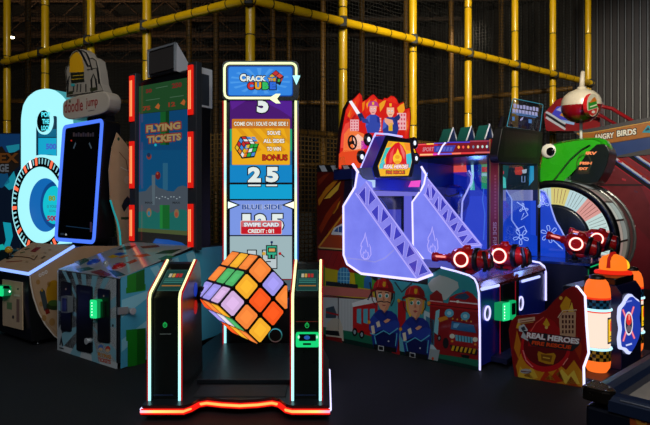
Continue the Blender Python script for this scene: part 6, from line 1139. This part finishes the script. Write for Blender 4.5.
# ================================================================== BALL-LAUNCH GAME behind, wooden board and red rails
fr = Fr(4.85, 8.75, FA)
J_ = thing('ball_ramp_game', fr, 'large ramp game with lettered wooden board, red rails and striped ramp at far right', 'arcade machine')
s0 = fr.X(0); y_of = lambda x: -s0.px(x, 150)[0]
ya_, yb_ = y_of(700), y_of(575)
mb = MB(); mb.box((.04, ya_, .05), (1.3, yb_, 1.15), P('101a34', .4)); jb = mb.build('cabinet', J_, .01)
mb = MB(); ar = Art(mb, s0); ar.panel([(596, 150), (610, 146), (700, 133), (700, 300), (596, 300)], .05, P('7c1424', .4, 0, .25, 3)); WS = P('c0c4d4', .3); BS = P('3a5ab0', .3); 
for (a_, b_) in (((606, 150.6), (700, 217)), ((626, 147.4), (700, 197.5))):
    d = (b_[1]-a_[1])/(b_[0]-a_[0]); L_ = lambda o, w, m, l: ar.poly([(a_[0], a_[1]+o), (b_[0], b_[1]+o), (b_[0], b_[1]+o+w), (a_[0], a_[1]+o+w)], m, l)
    L_(-3, 3, P('9a2018', .3), 0); L_(0, 2.2, WS, 1); L_(2.2, 1.4, BS, 1); L_(3.6, 4.4, P('0a0c16', .3), 1); L_(8, 1.2, P('a02030', .3), 1)
ar.line([(596, 185), (700, 185)], 2, P('2a0810', .4), 1); ar.poly([(600, 165), (612, 160), (640, 184), (650, 205), (650, 240), (615, 205)], P('6a1420', .4, 0, .3, 8), 0)
for x, y, t_ in ((611, 168, '7a3040'), (622, 178, 'b02838'), (634, 190, '5a2038'), (618, 160, 'c03040'), (642, 175, '8a2840')): ar.rect(x, y, x+4, y+2, P(t_, .4), 2, .3)
mb.build('side_panel', jb)
mb = MB(); ar = Art(mb, s0.off(.02)); ar.panel([(573, 131.6), (590, 128.6), (700, 107.5), (700, 150), (612, 158), (606, 155), (590, 142)], .12, P('3e3a3e', .5)); bd = mb.build('board', J_)
mb = MB(); ar = Art(mb, s0.off(.02)); ar.poly([(577, 134), (590, 133.4), (650, 122.5), (700, 114), (700, 130), (650, 136.4), (612, 142.6), (600, 142), (584, 138.5)], P('a8641c', .4, 0, .25, 14), 0); ar.poly([(606, 143.6), (612, 142.6), (650, 136.4), (700, 130), (700, 143), (650, 148.6), (612, 157), (607, 154)], P('1c3a78', .4, 0, .15, 5), 0)
ar.line([(577, 133.4), (590, 132.8), (650, 121.8), (700, 113.4)], .8, P('d8a040', .4), 1); ar.line([(584, 139), (600, 142.6), (612, 143), (650, 136.8), (700, 130.4)], .8, P('4a2a10', .4), 1)
for t, x0, x1, y0, y1 in (('ANGRY', 594, 614, 134.6, 140.4), ('BIRDS', 617, 636.4, 130.6, 136.8)): ar.otext(t, x0, y0, x1, y1, P('ece6da', .4), P('1a1410', .4), 2, -.12, .04, 0, .8)
ar.poly([(642, 132.6), (648, 125), (652, 128), (652, 133)], P('1890a8', .4), 3); ar.poly([(645, 131), (648, 127), (650, 130)], P('0c2a40', .4), 4)
mb.build('board_print', bd)
# red framed picture box and rails at the back
bp2 = fr.X(.35); mb = MB(); q = [bp2.px(*p) for p in rpts([(543.6, 113.6), (556, 100), (566, 96.6), (600, 100), (600, 131), (546, 131)], 2, 3)]; mb.prism(bp2, q, -.3, 0, P('8c1218', .32, 0, .1, 6, .3)); rb_ = mb.build('red_frame', J_)
mb = MB(); ar = Art(mb, bp2, .002); e_ = lambda h: E(h, .55)
ar.poly([(551, 115), (557, 106.5), (565, 106), (578, 117.4), (576, 121), (560, 119.5)], e_('4a4ad0'), 0); ar.poly([(556, 110), (561, 106.6), (566, 108), (562, 112)], e_('c8c8f8'), 1); ar.poly([(559.6, 115.4), (563, 111.4), (568, 112), (574, 117.4), (566, 117.8)], e_('e0901c'), 1); ar.poly([(561, 119.6), (575, 122), (574, 125), (562, 122.6)], e_('a8c8f0'), 1)
for o_, m in ((0, P('c8ccd8', .3)), (2.4, P('14161c', .3)), (5.4, P('c8ccd8', .3))): ar.poly([(545, 112.6+o_), (547, 111+o_), (566, 123+o_), (565, 125+o_)], m, 2)
mb.build('picture', rb_)
mb = MB(); r2 = fr.X(.2)
mb.tube([r2.p3(x, y) for x, y in ((596, 104), (604, 107), (612, 108.6), (634, 122))], .032, P('9a1820', .3, 0, .1, 6, .4), 10); mb.build('red_rail', J_)
mb = MB(); mb.tube([r2.p3(x, y) for x, y in ((590, 112), (600, 115), (622, 128))], .028, P('8a1420', .3, 0, .1, 6, .4), 10); mb.build('red_rail', J_)
mb = MB(); 
for y in (ya_+.3, yb_-.3): mb = MB(); mb.box((.25, y-.04, 1.1), (.33, y+.04, 2.2), P('2a0c10', .4)); mb.build('upright', J_)
feet(J_, [(.15, ya_+.1), (.15, yb_-.1), (1.2, ya_+.1), (1.2, yb_-.1)], .06)
# ================================================================== LIGHT AND VIEW
def spot(loc, tgt, e, col, size, blend=.6, rad=.25):
    l = bpy.data.lights.new('spot', 'SPOT'); l.energy = e; l.color = col; l.spot_size = R(size); l.spot_blend = blend; l.shadow_soft_size = rad
    o = bpy.data.objects.new('unseen_spot', l); COL.objects.link(o); o.location = loc; o.rotation_euler = (Vector(tgt)-Vector(loc)).to_track_quat('-Z', 'Y').to_euler(); return o
def area(loc, tgt, e, col, sx, sy):
    l = bpy.data.lights.new('area', 'AREA'); l.energy = e; l.color = col; l.shape = 'RECTANGLE'; l.size = sx; l.size_y = sy
    o = bpy.data.objects.new('ambient_fill', l); COL.objects.link(o); o.location = loc; o.rotation_euler = (Vector(tgt)-Vector(loc)).to_track_quat('-Z', 'Y').to_euler(); return o
area((0, -1.5, 5.3), (0, 4.5, .8), 150, (.9, .95, 1.0), 6, 2.5)  # soft ambient fill added above the camera, no fixture
spot((2.2, 2.5, 5.4), (2.8, 9.2, 3.4), 1700, (1, .92, .72), 62)
spot((-3.0, 2.5, 5.4), (-4.0, 8.6, 3.4), 290, (1, .93, .74), 75)
spot((6.5, 7.5, 5.6), (8.2, 12.4, 3.6), 950, (.9, .95, 1), 70)
spot((3.4, 12.0, 5.6), (3.6, 15.5, 2.6), 90, (1, .85, .65), 80)
spot((-6, 13, 3.0), (-7.5, 18, 7.4), 600, (1, .72, .42), 130)  # added up-light without a fixture, brightens the joists
def pt(fr_, p, e, col, rad=.08):
    l = bpy.data.lights.new('blue_glow_light', 'POINT'); l.energy = e; l.color = col; l.shadow_soft_size = rad
    o = bpy.data.objects.new('blue_glow_light', l); COL.objects.link(o); o.location = fr_.M @ Vector(p)
gA = Fr(FX_, FY_, FA); gB = Fr(2.431, 5.742, FA)
pt(Fr(0, 0, 0), (-3.9, 4.9, .2), .5, (.15, .2, 1)); pt(gA, (.65, .9, 1.45), 10, (.25, .25, 1)); pt(gA, (.8, -.10, .95), 2.5, (.3, .35, 1)); pt(gB, (.65, 1.1, 1.75), 10, (.15, .3, 1)); pt(gB, (.8, -.1, 1.35), 3, (.2, .35, 1))  # blue point lights added for a floor glow and stronger cabin glow
spot((3.0, -.5, 5.2), (-2.0, 5.2, 1.2), 130, (1, .97, .93), 50); spot((-4.2, -.2, 5.2), (-2.2, 4.8, .6), 110, (.95, .98, 1), 45)  # both added without fixtures to brighten the left row
w = bpy.data.worlds.new('world'); SC.world = w; w.use_nodes = True
w.node_tree.nodes['Background'].inputs[0].default_value = (.02, .03, .06, 1); w.node_tree.nodes['Background'].inputs[1].default_value = .15
SC.view_settings.view_transform = 'Standard'; SC.view_settings.look = 'None'; SC.view_settings.exposure = 0; SC.view_settings.gamma = 1; SC.view_settings.use_curve_mapping = False
SC.cycles.use_denoising = True; SC.cycles.max_bounces = 6; SC.cycles.transparent_max_bounces = 16; SC.cycles.caustics_reflective = False; SC.cycles.caustics_refractive = False
SC.cycles.sample_clamp_indirect = 4
